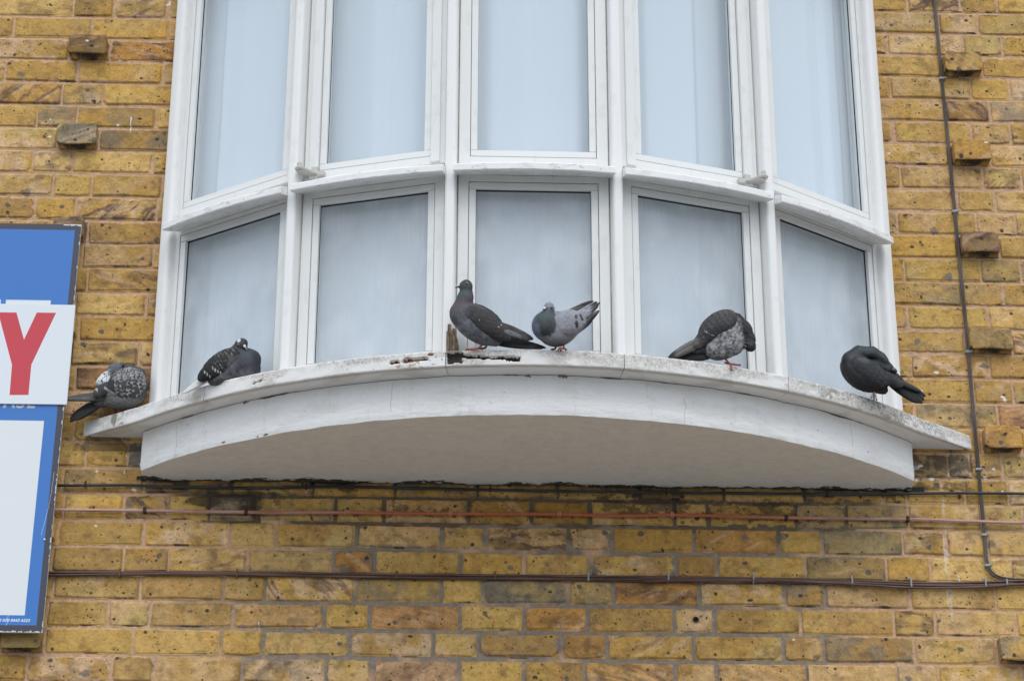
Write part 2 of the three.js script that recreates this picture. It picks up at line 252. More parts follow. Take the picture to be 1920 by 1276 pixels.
function brickGeo(b) {                             // chamfered, hand-made outline of ten corners
  const r = rng(b.seed + 1), j = () => (r() - 0.5) * 0.0052, gap = b.gap;
  const x0 = b.a + gap, x1 = b.b - gap, y0 = b.top - COURSE + gap, y1 = b.top - gap, cr = () => Math.min(b.w * 0.2, 0.003 + (b.wide ? 0.016 : 0.010) * r() * r() + (b.wide ? 0.003 : 0));
  const o = []; const c = [cr(), cr(), cr(), cr()], xm = (x0 + x1) / 2 + (r() - 0.5) * 0.05;
  o.push([x0 + c[0], y0 + j()], [xm, y0 + j() * 1.3], [x1 - c[1], y0 + j()], [x1 + j(), y0 + c[1]], [x1 + j(), y1 - c[2]], [x1 - c[2], y1 + j()], [xm + 0.01, y1 + j() * 1.3], [x0 + c[3], y1 + j()], [x0 + j(), y1 - c[3]], [x0 + j(), y0 + c[0]]);
  const zf = b.proj ? 0.030 + 0.006 * r() : (r() - 0.5) * 0.0036 - 0.0006, zb = -0.012, n = o.length, mx = (x0 + x1) / 2, my = (y0 + y1) / 2, P = [];
  const tri = (a, bb, cc) => P.push(...a, ...bb, ...cc);
  const ins = 0.0030, tilt = (r() - 0.5) * 0.02, tl2 = (r() - 0.5) * 0.03;
  const Z = (x, y) => zf + (x - mx) * tilt + (y - my) * tl2;
  const fr = o.map(([x, y]) => { const X = x + (x < mx ? ins : -ins), Yy = y + (y < my ? ins : -ins); return [X, Yy + Y0, Z(X, Yy)]; }), md = o.map(([x, y]) => [x, y + Y0, Z(x, y) - 0.0020]), bk = o.map(([x, y]) => [x, y + Y0, zb]), ce = [mx, my + Y0, Z(mx, my) + 0.0004];
  for (let i = 0; i < n; i++) { const k = (i + 1) % n; tri(ce, fr[i], fr[k]); tri(fr[i], md[i], md[k]); tri(fr[i], md[k], fr[k]); tri(md[i], bk[i], bk[k]); tri(md[i], bk[k], md[k]); }
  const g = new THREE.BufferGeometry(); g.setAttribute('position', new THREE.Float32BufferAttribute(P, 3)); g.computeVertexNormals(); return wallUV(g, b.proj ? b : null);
}
const wall = thing('brick_wall', 'yellow stock brick wall with pinkish mortar around the white bay window', 'wall');
{
  const s = new THREE.Shape(); s.moveTo(-2.2, 0.1); s.lineTo(2.7, 0.1); s.lineTo(2.7, Y0 + 4.32); s.lineTo(-2.2, Y0 + 4.32); s.closePath();
  const h = new THREE.Path(); h.moveTo(OPEN.x0, Y0 + OPEN.y0); h.lineTo(OPEN.x0, Y0 + OPEN.y1); h.lineTo(OPEN.x1, Y0 + OPEN.y1); h.lineTo(OPEN.x1, Y0 + OPEN.y0); h.closePath(); s.holes.push(h);
  const g = flat(new THREE.ExtrudeGeometry(s, { depth: 0.14, bevelEnabled: false })); g.translate(0, 0, -0.1440);
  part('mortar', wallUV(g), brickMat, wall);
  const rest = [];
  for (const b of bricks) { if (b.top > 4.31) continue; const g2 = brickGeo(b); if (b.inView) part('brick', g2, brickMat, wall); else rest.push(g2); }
  const m = part('outer_bricks', mergeGeometries(rest), brickMat, wall); m.userData.kind = 'stuff';
}

// ---------------------------------------------------------------- room behind the bay
{
  const m = new THREE.MeshStandardMaterial({ color: 0xb9b2a6, roughness: 0.9, bumpMap: wallBumpMap, bumpScale: 0.001 });
  const y0 = Y0 + 1.5, y1 = Y0 + 4.28;
  structure('room_floor', box(-2.15, 2.65, y0 - 0.1, y0, -3.2, -0.15), new THREE.MeshStandardMaterial({ color: 0x6b5138, roughness: 0.7 }));
  structure('room_ceiling', box(-2.15, 2.65, y1, y1 + 0.1, -3.2, -0.15), m);
  structure('room_wall', merge([box(-2.15, 2.65, y0, y1, -3.3, -3.2), box(-2.25, -2.15, y0 - 0.1, y1 + 0.1, -3.3, -0.15), box(2.65, 2.75, y0 - 0.1, y1 + 0.1, -3.3, -0.15)]), m);
}

// ---------------------------------------------------------------- bay window
const BC = [0.241, -1.01];                         // centre of the bay's curve in plan
const pol = (R, deg) => [BC[0] + R * Math.sin(deg * Math.PI / 180), BC[1] + R * Math.cos(deg * Math.PI / 180)];
const bay = thing('bay_window', 'white painted curved bay window of ten panes above a rotten sill', 'bay window', [0, 0, 0]);
const paintBump = dataTex(512, 512, (i, j) => 0.5 + 0.35 * (fbm(i / 6, j / 22, 4) - 0.5) + 0.25 * (fbm(i / 60, j / 60, 3) - 0.5), false);
const paintCol = dataTex(1024, 1024, (i, j) => {
  const n = fbm(i / 70, j / 130, 4), s = fbm(i / 4 + 9, j / 5, 3), g = sst(0.62, 0.78, n) * 0.12 + sst(0.73, 0.82, s) * 0.22;
  return mix3([0.845, 0.845, 0.84], [0.50, 0.46, 0.39], g);
}, true);
for (const t of [paintBump, paintCol]) t.wrapS = t.wrapT = THREE.RepeatWrapping;
const paint = new THREE.MeshPhysicalMaterial({ map: paintCol, bumpMap: paintBump, bumpScale: 0.0008, roughness: 0.42, color: 0xffffff });
const chipCol = dataTex(1024, 512, (i, j) => { const n = fbm(i / 60, j / 80, 4), s2 = fbm(i / 3 + 3, j / 2, 4), d = fbm(i / 26 + 60, j / 18, 4); let c = mix3([0.83, 0.83, 0.825], [0.56, 0.53, 0.47], 0.35 * sst(0.52, 0.72, n)); if (d > 0.70 && s2 > 0.5) c = mix3(c, [0.22, 0.19, 0.15], 0.5); return c; }, true); chipCol.wrapS = chipCol.wrapT = THREE.RepeatWrapping;
const transomPaint = new THREE.MeshPhysicalMaterial({ map: chipCol, bumpMap: paintBump, bumpScale: 0.0012, roughness: 0.5 });
const framePaint = new THREE.MeshPhysicalMaterial({ map: paintCol, bumpMap: paintBump, bumpScale: 0.0004, roughness: 0.38, color: C([0.93, 0.94, 0.93]) });
const sealMat = new THREE.MeshStandardMaterial({ color: 0x343434, roughness: 0.8 });
const paneShadeMat = new THREE.MeshStandardMaterial({ color: 0x2c2d2f, roughness: 0.8 });
const grimeCol = dataTex(256, 512, (i, j) => mix3([0.46, 0.41, 0.35], [0.62, 0.58, 0.52], sst(0.3, 0.7, fbm(i / 30, j / 60, 4))).map((c) => c * (0.75 + 0.5 * fbm(i / 3, j / 5, 3))), true);
const grime = new THREE.MeshStandardMaterial({ map: grimeCol, roughness: 0.9 });
function uvBox(g, s = 1) {                         // uv in metres by the dominant axis
  g = flat(g); const p = g.attributes.position, n = g.attributes.normal, u = new Float32Array(p.count * 2);
  for (let i = 0; i < p.count; i++) { const ax = Math.abs(n.getX(i)), ay = Math.abs(n.getY(i)), az = Math.abs(n.getZ(i)); const x = p.getX(i), y = p.getY(i), z = p.getZ(i); const q = ay > ax && ay > az ? [x, z] : ax > az ? [z, y] : [x, y]; u[i * 2] = q[0] * s; u[i * 2 + 1] = q[1] * s; }
  g.setAttribute('uv', new THREE.BufferAttribute(u, 2)); return g;
}
const Rc = 1.45, JA = 43.8, ANG = [-JA, -26, -8.65, 8.65, 26, JA];
const WTOP = Y0 + 4.0;
// posts
ANG.forEach((a, i) => {
  const jamb = i === 0 || i === 5, hw = jamb ? 0.023 : 0.0145, nose = jamb ? 0.032 : 0.042, back = jamb ? -0.06 : -0.055;
  const s = new THREE.Shape(), rr = jamb ? 0.016 : 0.0105;
  s.moveTo(-hw, back); s.lineTo(hw, back); s.lineTo(hw, nose - rr); s.quadraticCurveTo(hw, nose, hw - rr, nose); s.lineTo(-hw + rr, nose); s.quadraticCurveTo(-hw, nose, -hw, nose - rr); s.closePath();
  const yb = Y0 + (jamb ? 2.30 : 2.345);
  const g = new THREE.ExtrudeGeometry(s, { depth: WTOP - yb, bevelEnabled: false, curveSegments: 6 });
  g.rotateX(Math.PI / 2); g.translate(0, WTOP, 0);                       // shape y -> outward z, extrusion -> downwards
  const flip = g; const [x, z] = pol(Rc, a); flip.rotateY(a * Math.PI / 180); flip.translate(x, 0, z);
  const m = part(jamb ? 'jamb' : 'mullion', uvBox(flip, 2.2), paint, bay);
  if (i === 2) {                                   // bare rotten wood at the foot of the second mullion
    const ps = []; const r = rng(8);
    for (let k = 0; k < 9; k++) { const h = (0.092 - 0.005 * k) * (0.7 + 0.5 * r()), w = 0.0034 + 0.0014 * r(), x0 = -0.0165 + k * 0.0031; ps.push(rbox(x0, x0 + w + 0.002, Y0 + 2.348, Y0 + 2.362 + h, 0.028, nose + 0.003 + 0.003 * r(), 0.001)); }
    const wg = merge(ps); wg.translate(0.0135, 0, 0); wg.rotateY(a * Math.PI / 180); wg.translate(x, 0, z);
    const wt = dataTex(128, 256, (q, w) => mix3([0.13, 0.075, 0.04], [0.36, 0.27, 0.19], sst(0.25, 0.65, fbm(q / 3, w / 40, 4))).map((c) => c * (fbm(q / 2, w / 60, 2) > 0.66 ? 0.25 : 1)), true);
    part('rotten_wood', uvBox(wg, 12), new THREE.MeshStandardMaterial({ map: wt, roughness: 0.95 }), m, 'bare rotten brown wood at the foot of the mullion');
  }
});
// facets
const glass = new THREE.MeshPhysicalMaterial({ color: C([0.93, 0.97, 1.0]), transmission: 1, thickness: 0, roughness: 0.02, ior: 1.5 });
const filmMats = [0, 1].map((v) => {
  const w = 512, h = 768, d = new Uint8Array(w * h * 4);
  for (let j = 0; j < h; j++) for (let i = 0; i < w; i++) {
    const streak = fbm(i / 7 + v * 40, j / 150, 4), cloud = fbm(i / 110 + v * 11, j / 160 + v * 5, 2), top = fbm(i / 12, j / 12 + v * 9, 3);
    const a = 0.34 + 0.17 * sst(0.25, 0.85, cloud) * (0.6 + 0.8 * streak) + 0.05 * fbm(i / 2.5, j / 30 + v * 9, 3) + (fbm(i / 3 + 5, j / 4 + v * 7, 2) > 0.93 ? 0.12 : 0);
    const k = (j * w + i) * 4; d[k] = d[k + 1] = d[k + 2] = clamp(a) * 255; d[k + 3] = 255;
  }
  return new THREE.MeshStandardMaterial({ color: C([0.77, 0.815, 0.86]), alphaMap: tex(d, w, h, false), transparent: true, roughness: 0.75 });
});
const facets = [];
for (let k = 0; k < 5; k++) {
  const a = pol(Rc, ANG[k]), b = pol(Rc, ANG[k + 1]), L = Math.hypot(b[0] - a[0], b[1] - a[1]), mx = (a[0] + b[0]) / 2, mz = (a[1] + b[1]) / 2, turn = -Math.atan2(b[1] - a[1], b[0] - a[0]);
  facets.push({ mx, mz, turn, L });
  for (const upper of [0, 1]) {
    const wide = k === 0 || k === 4, half = wide ? 0.168 : upper ? (k === 2 ? 0.151 : 0.1405) : 0.154, bead = 0.0185;
    const out = (wide ? 0.206 : 0.2015), y0 = Y0 + (upper ? [2.958, 2.948, 2.943, 2.948, 2.960][k] : 2.35), y1 = upper ? WTOP - 0.02 : Y0 + 2.910;
    const py0 = Y0 + (upper ? [3.001, 2.994, 2.986, 2.994, 3.004][k] : 2.40), py1 = upper ? WTOP - 0.08 : Y0 + [2.877, 2.871, 2.870, 2.872, 2.884][k];
    const ob = half + bead + 0.0012, G = [];
    const opens = upper && (k === 1 || k === 3);
    const fz = 0.010, fb = -0.034;
    // fixed surround, four rails butted
    G.push(rbox(-out, -ob, y0, y1, fb, fz), rbox(ob, out, y0, y1, fb, fz), rbox(-ob - 0.001, ob + 0.001, y0, py0 - bead - 0.0018, fb, fz - 0.0004), rbox(-ob - 0.001, ob + 0.001, py1 + bead + 0.0018, y1, fb, fz - 0.0004));
    if (opens) G.push(rbox(-out + 0.0145, -ob - 0.0005, y0 + 0.004, y1 - 0.004, 0.002, fz + 0.006), rbox(ob + 0.0005, out - 0.0145, y0 + 0.004, y1 - 0.004, 0.002, fz + 0.006));
    const put = (g) => { g.rotateY(turn); g.translate(mx, 0, mz); return g; };
    const cas = part('casement', put(uvBox(merge(G), 2.5)), framePaint, bay);
    const bz = fz - 0.0022, zb = -0.02;
    part('bead', put(uvBox(rbox(-half - bead, half + bead, py1, py1 + bead, zb, bz, 0.0015), 2.5)), framePaint, cas);
    part('bead', put(uvBox(rbox(-half - bead, half + bead, py0 - bead, py0, zb, bz, 0.0015), 2.5)), framePaint, cas);
    part('bead', put(uvBox(rbox(-half - bead, -half, py0 + 0.0006, py1 - 0.0006, zb, bz - 0.0006, 0.0015), 2.5)), framePaint, cas);
    part('bead', put(uvBox(rbox(half, half + bead, py0 + 0.0006, py1 - 0.0006, zb, bz - 0.0006, 0.0015), 2.5)), framePaint, cas);
    // black gasket behind the joints
    part('gasket', put(merge([box(-ob - 0.001, -half - bead + 0.004, py0 - bead, py1 + bead, -0.03, -0.001), box(half + bead - 0.004, ob + 0.001, py0 - bead, py1 + bead, -0.03, -0.001), box(-ob, ob, py1 + bead - 0.004, py1 + bead + 0.003, -0.03, -0.0015), box(-ob, ob, py0 - bead - 0.003, py0 - bead + 0.004, -0.03, -0.0015)])), sealMat, cas);
    const pg = new THREE.PlaneGeometry(2 * half + 0.01, py1 - py0 + 0.01); pg.translate(0, (py0 + py1) / 2, -0.010);
    part('pane', put(pg), glass, cas);
    if (!upper) { const fg = new THREE.PlaneGeometry(2 * half + 0.006, py1 - py0 + 0.006); fg.translate(0, (py0 + py1) / 2, -0.0085); part('dirt_film', put(fg), filmMats[k % 2], cas, 'streaky grey dirt on the lower pane'); }
    part('pane_shade_line', put(merge([box(-half, half, py1 - 0.0022, py1 + 0.002, -0.0075, -0.002), box(-half - 0.002, -half + 0.0006, py0, py1, -0.0075, -0.003), box(half - 0.0006, half + 0.002, py0, py1, -0.0075, -0.003)])), paneShadeMat, cas);  // added near-black strips that paint the shadow line under and beside the beads
    // grimy strip between the casement and the posts
    const sx = wide ? 0.216 : 0.2105;
    part('weather_strip', put(uvBox(merge([box(-sx, -out - 0.0005, y0, y1, fb, 0.003), box(out + 0.0005, sx, y0, y1, fb, 0.003)]), 4)), grime, cas);
  }
}
// curved drip boards between the posts (transoms)
function arcSweep(prof, R0, a0, a1, seg, wob = 0) {   // prof: [[dR, y]...] closed, swept about the bay's centre
  const P = [], U = [], n = prof.length, ring = [];
  let per = [0]; for (let i = 0; i < n; i++) { const q = prof[i], w = prof[(i + 1) % n]; per.push(per[i] + Math.hypot(w[0] - q[0], w[1] - q[1])); }
  for (let s = 0; s <= seg; s++) { const a = lerp(a0, a1, s / seg); ring.push(prof.map(([d, y], i) => { const wn = wob * (fbm(a * 3 + 50, i * 3.3, 3) - 0.5), [x, z] = pol(R0 + d + wn, a); return [x, Y0 + y + wn * 0.6, z, a]; })); }
  const put = (v, u) => { P.push(v[0], v[1], v[2]); U.push(v[3] * Math.PI / 180 * R0, u); };
  for (let s = 0; s < seg; s++) for (let i = 0; i < n; i++) { const k = (i + 1) % n, A = ring[s][i], B = ring[s + 1][i], Cc = ring[s + 1][k], D = ring[s][k]; const q0 = per[i] * 4, q1 = per[i + 1] * 4; put(A, q0); put(B, q0); put(Cc, q1); put(A, q0); put(Cc, q1); put(D, q1); }
  for (const [s, sg] of [[0, 1], [seg, -1]]) { const c = ring[s]; const tris = THREE.ShapeUtils.triangulateShape(prof.map((p) => new THREE.Vector2(...p)), []); for (const t of tris) for (const q of (sg > 0 ? [0, 2, 1] : [0, 1, 2])) put(c[t[q]], per[t[q]]); }
  const g = new THREE.BufferGeometry(); g.setAttribute('position', new THREE.Float32BufferAttribute(P, 3)); g.setAttribute('uv', new THREE.Float32BufferAttribute(U, 2)); g.computeVertexNormals();
  return g;
}
for (let k = 0; k < 5; k++) {
  const a0 = k === 0 ? -42.25 : ANG[k] + 0.52, a1 = k === 4 ? 42.6 : ANG[k + 1] - 0.52;
  part('transom', arcSweep([[0.0, 2.8865], [0.0022, 2.889], [0.0022, 2.9055], [0, 2.9085], [-0.06, 2.934], [-0.125, 2.962], [-0.125, 2.9125], [-0.075, 2.9105], [-0.05, 2.903], [-0.03, 2.895]], 1.520, a0, a1, 22, 0.0016), transomPaint, bay);
}
// hinge arms at the two corners of the opening casements
for (const [k, s] of [[1, -1], [3, 1]]) {
  const f = facets[k], pts = [], y = Y0 + 2.957;
  const sh = new THREE.Shape(); sh.moveTo(0.140, 0.010); sh.bezierCurveTo(0.165, 0.022, 0.175, 0.040, 0.183, 0.058); sh.bezierCurveTo(0.187, 0.071, 0.206, 0.072, 0.209, 0.059); sh.bezierCurveTo(0.212, 0.046, 0.204, 0.025, 0.202, 0.010); sh.closePath();
  const arm = new THREE.ExtrudeGeometry(sh, { depth: 0.004, bevelEnabled: true, bevelSize: 0.001, bevelThickness: 0.001, bevelSegments: 1, curveSegments: 10 });
  arm.rotateX(Math.PI / 2);                       // lies flat: shape x along the rail, shape y outward
  if (s < 0) { arm.scale(-1, 1, 1); const ix = arm.index; const p = flat(arm).attributes.position; for (let q = 0; q < p.count; q += 3) { const t = [p.getX(q + 1), p.getY(q + 1), p.getZ(q + 1)]; p.setXYZ(q + 1, p.getX(q + 2), p.getY(q + 2), p.getZ(q + 2)); p.setXYZ(q + 2, ...t); } }
  arm.translate(0, y + 0.006, 0);
  const pin = new THREE.CylinderGeometry(0.007, 0.007, 0.014, 14); pin.translate(s * 0.198, y + 0.013, 0.057);
  const nut = new THREE.CylinderGeometry(0.006, 0.006, 0.004, 12); nut.translate(s * 0.196, y - 0.0005, 0.054);
  const plate = rbox(s > 0 ? 0.14 : -0.165, s > 0 ? 0.165 : -0.14, y - 0.004, y + 0.010, 0.008, 0.022, 0.0015), foot = rbox(s > 0 ? 0.160 : -0.178, s > 0 ? 0.178 : -0.160, y + 0.006, y + 0.026, 0.008, 0.020, 0.0015);
  const g = merge([flat(arm), pin, nut, plate, foot]); g.computeVertexNormals(); g.rotateY(f.turn); g.translate(f.mx, 0, f.mz);
  part('hinge_arm', uvBox(g, 3), new THREE.MeshStandardMaterial({ map: paintCol, color: 0xcfcdc6, roughness: 0.5 }), bay);
}
// sill: five boards on a curve that runs out straight into the wall
const planZ = (s) => { const u = Math.abs(s); return u < 1.06 ? BC[1] + Math.sqrt(1.549 * 1.549 - u * u) : (BC[1] + Math.sqrt(1.549 * 1.549 - 1.06 * 1.06)) - (u - 1.06) * 0.745; };
const plan = []; { let len = 0, px, pz; for (let i = 0; i <= 760; i++) { const s = -1.2275 + 2.455 * i / 760, x = 0.2475 + s, z = planZ(s); if (i) len += Math.hypot(x - px, z - pz); plan.push({ x, z, len, s }); px = x; pz = z; } for (let i = 0; i <= 760; i++) { const a = plan[Math.max(0, i - 1)], b = plan[Math.min(760, i + 1)], l = Math.hypot(b.x - a.x, b.z - a.z); plan[i].nx = (b.z - a.z) / -l * -1; plan[i].nz = (b.x - a.x) / l; plan[i].nx = -(b.z - a.z) / l; } }
const PLEN = plan[760].len, ST = { w: 2048, h: 160, d: 0.16 };   // texture across the profile: v metres from the front top edge, upwards negative
const lenAtX = (x) => plan.reduce((m, p) => Math.abs(p.x - x) < Math.abs(m.x - x) ? p : m).len;
const ROT = (l, v) => {                            // bare black rot on the front of the sill (0..1); v metres below the front top edge
  const e = (fbm(l * 90, v * 160, 4) - 0.5) * 0.016, x = l - L838;
  const blk = (x0, x1, v0, v1, sh = 0.004) => sst(0, sh, x - x0 + e) * sst(0, sh, x1 - x + e) * sst(0, 0.003, v - v0 + e * 0.6) * sst(0, 0.003, v1 - v + e * 0.6);
  let t = Math.max(blk(0.003, 0.048, 0.002, 0.034), blk(0.04, 0.19, 0.012 + 0.06 * clamp(x - 0.05), 0.020 + 0.085 * clamp(x - 0.05)), blk(0.155, 0.192, 0.02, 0.033));
  t = Math.max(t, blk(-0.145, -0.118, 0.017, 0.026, 0.003), blk(-0.115, -0.045, 0.013 - 0.03 * (x + 0.1), 0.024 - 0.03 * (x + 0.1), 0.004), blk(-0.045, -0.030, 0.002, 0.010, 0.002));
  t = Math.max(t, 0.8 * (Math.abs(l - L500) < 0.013 ? sst(0, 0.0018, 0.0025 - Math.abs(v - 0.024 + 0.15 * (l - L500)) + e * 0.3) : 0));
  return clamp(t);
};
const L838 = lenAtX(0.012), L500 = lenAtX(-0.475), L1165 = lenAtX(0.468);
const seams = [lenAtX(-0.62), L838, L1165, lenAtX(0.905)];
const sillCol = dataTex(ST.w, ST.h, (i, j) => {
  const l = (i + 0.5) / ST.w * PLEN, v = (j + 0.5) / ST.h * ST.d - 0.05, x = l;
  let c = [0.80, 0.79, 0.77];
  const n = fbm(l * 14, v * 30, 4), f = fbm(l * 260, v * 260, 3), f2 = fbm(l * 110 + 30, v * 130, 4);
  const dirty = sst(0.30, 0.62, n + 0.20 * sst(0.03, 0.0, v) - 0.16 + 0.12 * sst(0.2, 1.2, l) );
  if (v < 0.043) { c = mix3(c, [0.47, 0.44, 0.39], 0.25 * dirty + 0.50 * dirty * sst(0.30, 0.62, f * 0.6 + f2 * 0.4)); if (f > 0.72 && v < 0.03) c = mix3(c, [0.20, 0.18, 0.155], 0.6 * dirty); }
  // black algae on the right-hand boards and near the left tip, along the top
  c = mix3(c, [0.16, 0.15, 0.135], 0.62 * sst(0.30, 0.62, 0.5 * f + 0.5 * f2) * sst(0.42, 0.66, fbm(l * 22 + 8, v * 40, 5) + 0.10 * sst(0.022, 0.0, v)) * (v < 0.04 ? 1 : 0) * sst(PLEN - 0.72, PLEN - 0.55, l) * (1 - sst(PLEN - 0.13, PLEN - 0.10, l)));
  const lx = l - 0.110 + 0.03 * (fbm(l * 80, v * 60, 3) - 0.5); if (lx > 0 && lx < 0.09 && v < 0.036) c = mix3(c, [0.16, 0.15, 0.12], 0.8 * sst(0, 0.008, lx) * sst(0.09, 0.05, lx) * sst(0.38, 0.55, fbm(l * 60, v * 40 + 7, 4) + 0.15 * sst(0.03, 0.0, lx) - 1.2 * clamp(v)));
  // rusty line where paint has left the lower front arris
  const rl = Math.abs(v - 0.0475 + 0.003 * (fbm(l * 50, 3, 3) - 0.5)); if (rl < 0.0026 && fbm(l * 23, 9, 4) > 0.28) c = mix3(c, fbm(l * 40, 1, 3) > 0.52 ? [0.17, 0.08, 0.04] : [0.07, 0.05, 0.04], 0.9 * (1 - sst(0.0012, 0.0026, rl)));
  if (v > 0.043) c = mix3(c, [0.5, 0.46, 0.4], 0.5 * sst(0.45, 0.7, n));
  // crack where the plaster meets the underside
  // filler over the joint left of the rot
  if (l > L838 - 0.075 && l < L838 && v > 0.014 && v < 0.043) c = mix3(c, [0.80, 0.80, 0.79], sst(0.42, 0.5, n + 0.25));
  const t = ROT(l, v); if (t > 0.02) { const br = fbm(l * 200, v * 500, 3); const wood = l < L838 ? mix3([0.10, 0.05, 0.03], [0.42, 0.24, 0.14], sst(0.35, 0.65, br + 1.6 * (l - L838 + 0.09))) : mix3([0.012, 0.010, 0.009], [0.085, 0.05, 0.03], sst(0.4, 0.8, br)); c = mix3(c, wood, sst(0.25, 0.6, t)); }
  else { const nr = fbm(l * 60, v * 90, 4); if (l > L838 - 0.2 && l < L838 && v < 0.043 && nr > 0.70) c = mix3(c, [0.36, 0.22, 0.13], 0.8); }
  return c;
}, true);
const sillBump = dataTex(1024, 80, (i, j) => 0.5 + 0.5 * (fbm(i / 3, j / 3, 4) - 0.5), false);
const sillMat = new THREE.MeshStandardMaterial({ map: sillCol, bumpMap: sillBump, bumpScale: 0.0012, roughness: 0.75 });
const SILLPROF = (() => {                          // [inward, y, v] from the back of the top, over the front, to the back of the underside
  const p = [[0.19, 2.366, -0.050], [0.10, 2.361, -0.034], [0.03, 2.3565, -0.015], [0.004, 2.3545, -0.003], [0, 2.352, 0.0]];
  for (let i = 1; i <= 12; i++) p.push([0, 2.352 - 0.039 * i / 12, 0.039 * i / 12]);
  p.push([0.0015, 2.3112, 0.042], [0.006, 2.3110, 0.046], [0.0075, 2.3155, 0.049], [0.0115, 2.3155, 0.052], [0.013, 2.3108, 0.056], [0.035, 2.3105, 0.075], [0.07, 2.311, 0.10], [0.19, 2.312, 0.108]); return p;
})();
const sill = new THREE.Group(); sill.name = 'window_sill'; bay.add(sill);
{
  const cuts = [0, ...seams.map((l) => plan.findIndex((p) => p.len >= l)), 760];
  for (let q = 0; q < 5; q++) {
    const i0 = cuts[q] + (q ? 0 : 0), i1 = cuts[q + 1], P = [], U = [], rows = [];
    for (let i = i0; i <= i1; i++) {
      const p = plan[i]; let { x, z, len } = p; if (i === i0 && q) { x += 0.0009; } if (i === i1 && q < 4) { x -= 0.0009; }
      rows.push(SILLPROF.map(([d, y, v]) => { const rot = v >= -0.004 && v <= 0.044 ? ROT(len, v) : 0, dd = d + 0.013 * sst(0.3, 0.8, rot) + 0.0022 * (fbm(len * 35, v * 60, 3) - 0.5) * (d < 0.02 ? 1 : 0.2) ; const wob = 0.003 * (fbm(len * 5, 3, 2) - 0.5); return [x - p.nx * dd, Y0 + y + wob * (d < 0.1 ? 1 : 0), Math.max(z - p.nz * dd, -0.03), len / PLEN, (v + 0.05) / ST.d]; }));
    }
    const put = (a) => { P.push(a[0], a[1], a[2]); U.push(a[3], a[4]); };
    const n = SILLPROF.length, idx = [];
    for (const r of rows) for (const a of r) put(a);
    for (let i = 0; i + 1 < rows.length; i++) for (let j = 0; j + 1 < n; j++) { const a = i * n + j, b = a + 1, c = a + n, d = c + 1; idx.push(a, b, c, b, d, c); }
    const base = rows.length * n;
    for (const e of [0, rows.length - 1]) { const st = P.length / 3; for (const a of rows[e]) put(a); const tris = THREE.ShapeUtils.triangulateShape(SILLPROF.map(([d, y]) => new THREE.Vector2(-d, y)), []); for (const t of tris) idx.push(st + t[0], st + t[1], st + t[2]); }
    const g = new THREE.BufferGeometry(); g.setAttribute('position', new THREE.Float32BufferAttribute(P, 3)); g.setAttribute('uv', new THREE.Float32BufferAttribute(U, 2)); g.setIndex(idx); g.computeVertexNormals();
    const gg = flat(g); part('sill_board', gg, sillMat, sill, q === 2 ? 'sill board with black rot at its left end' : undefined);
  }
}
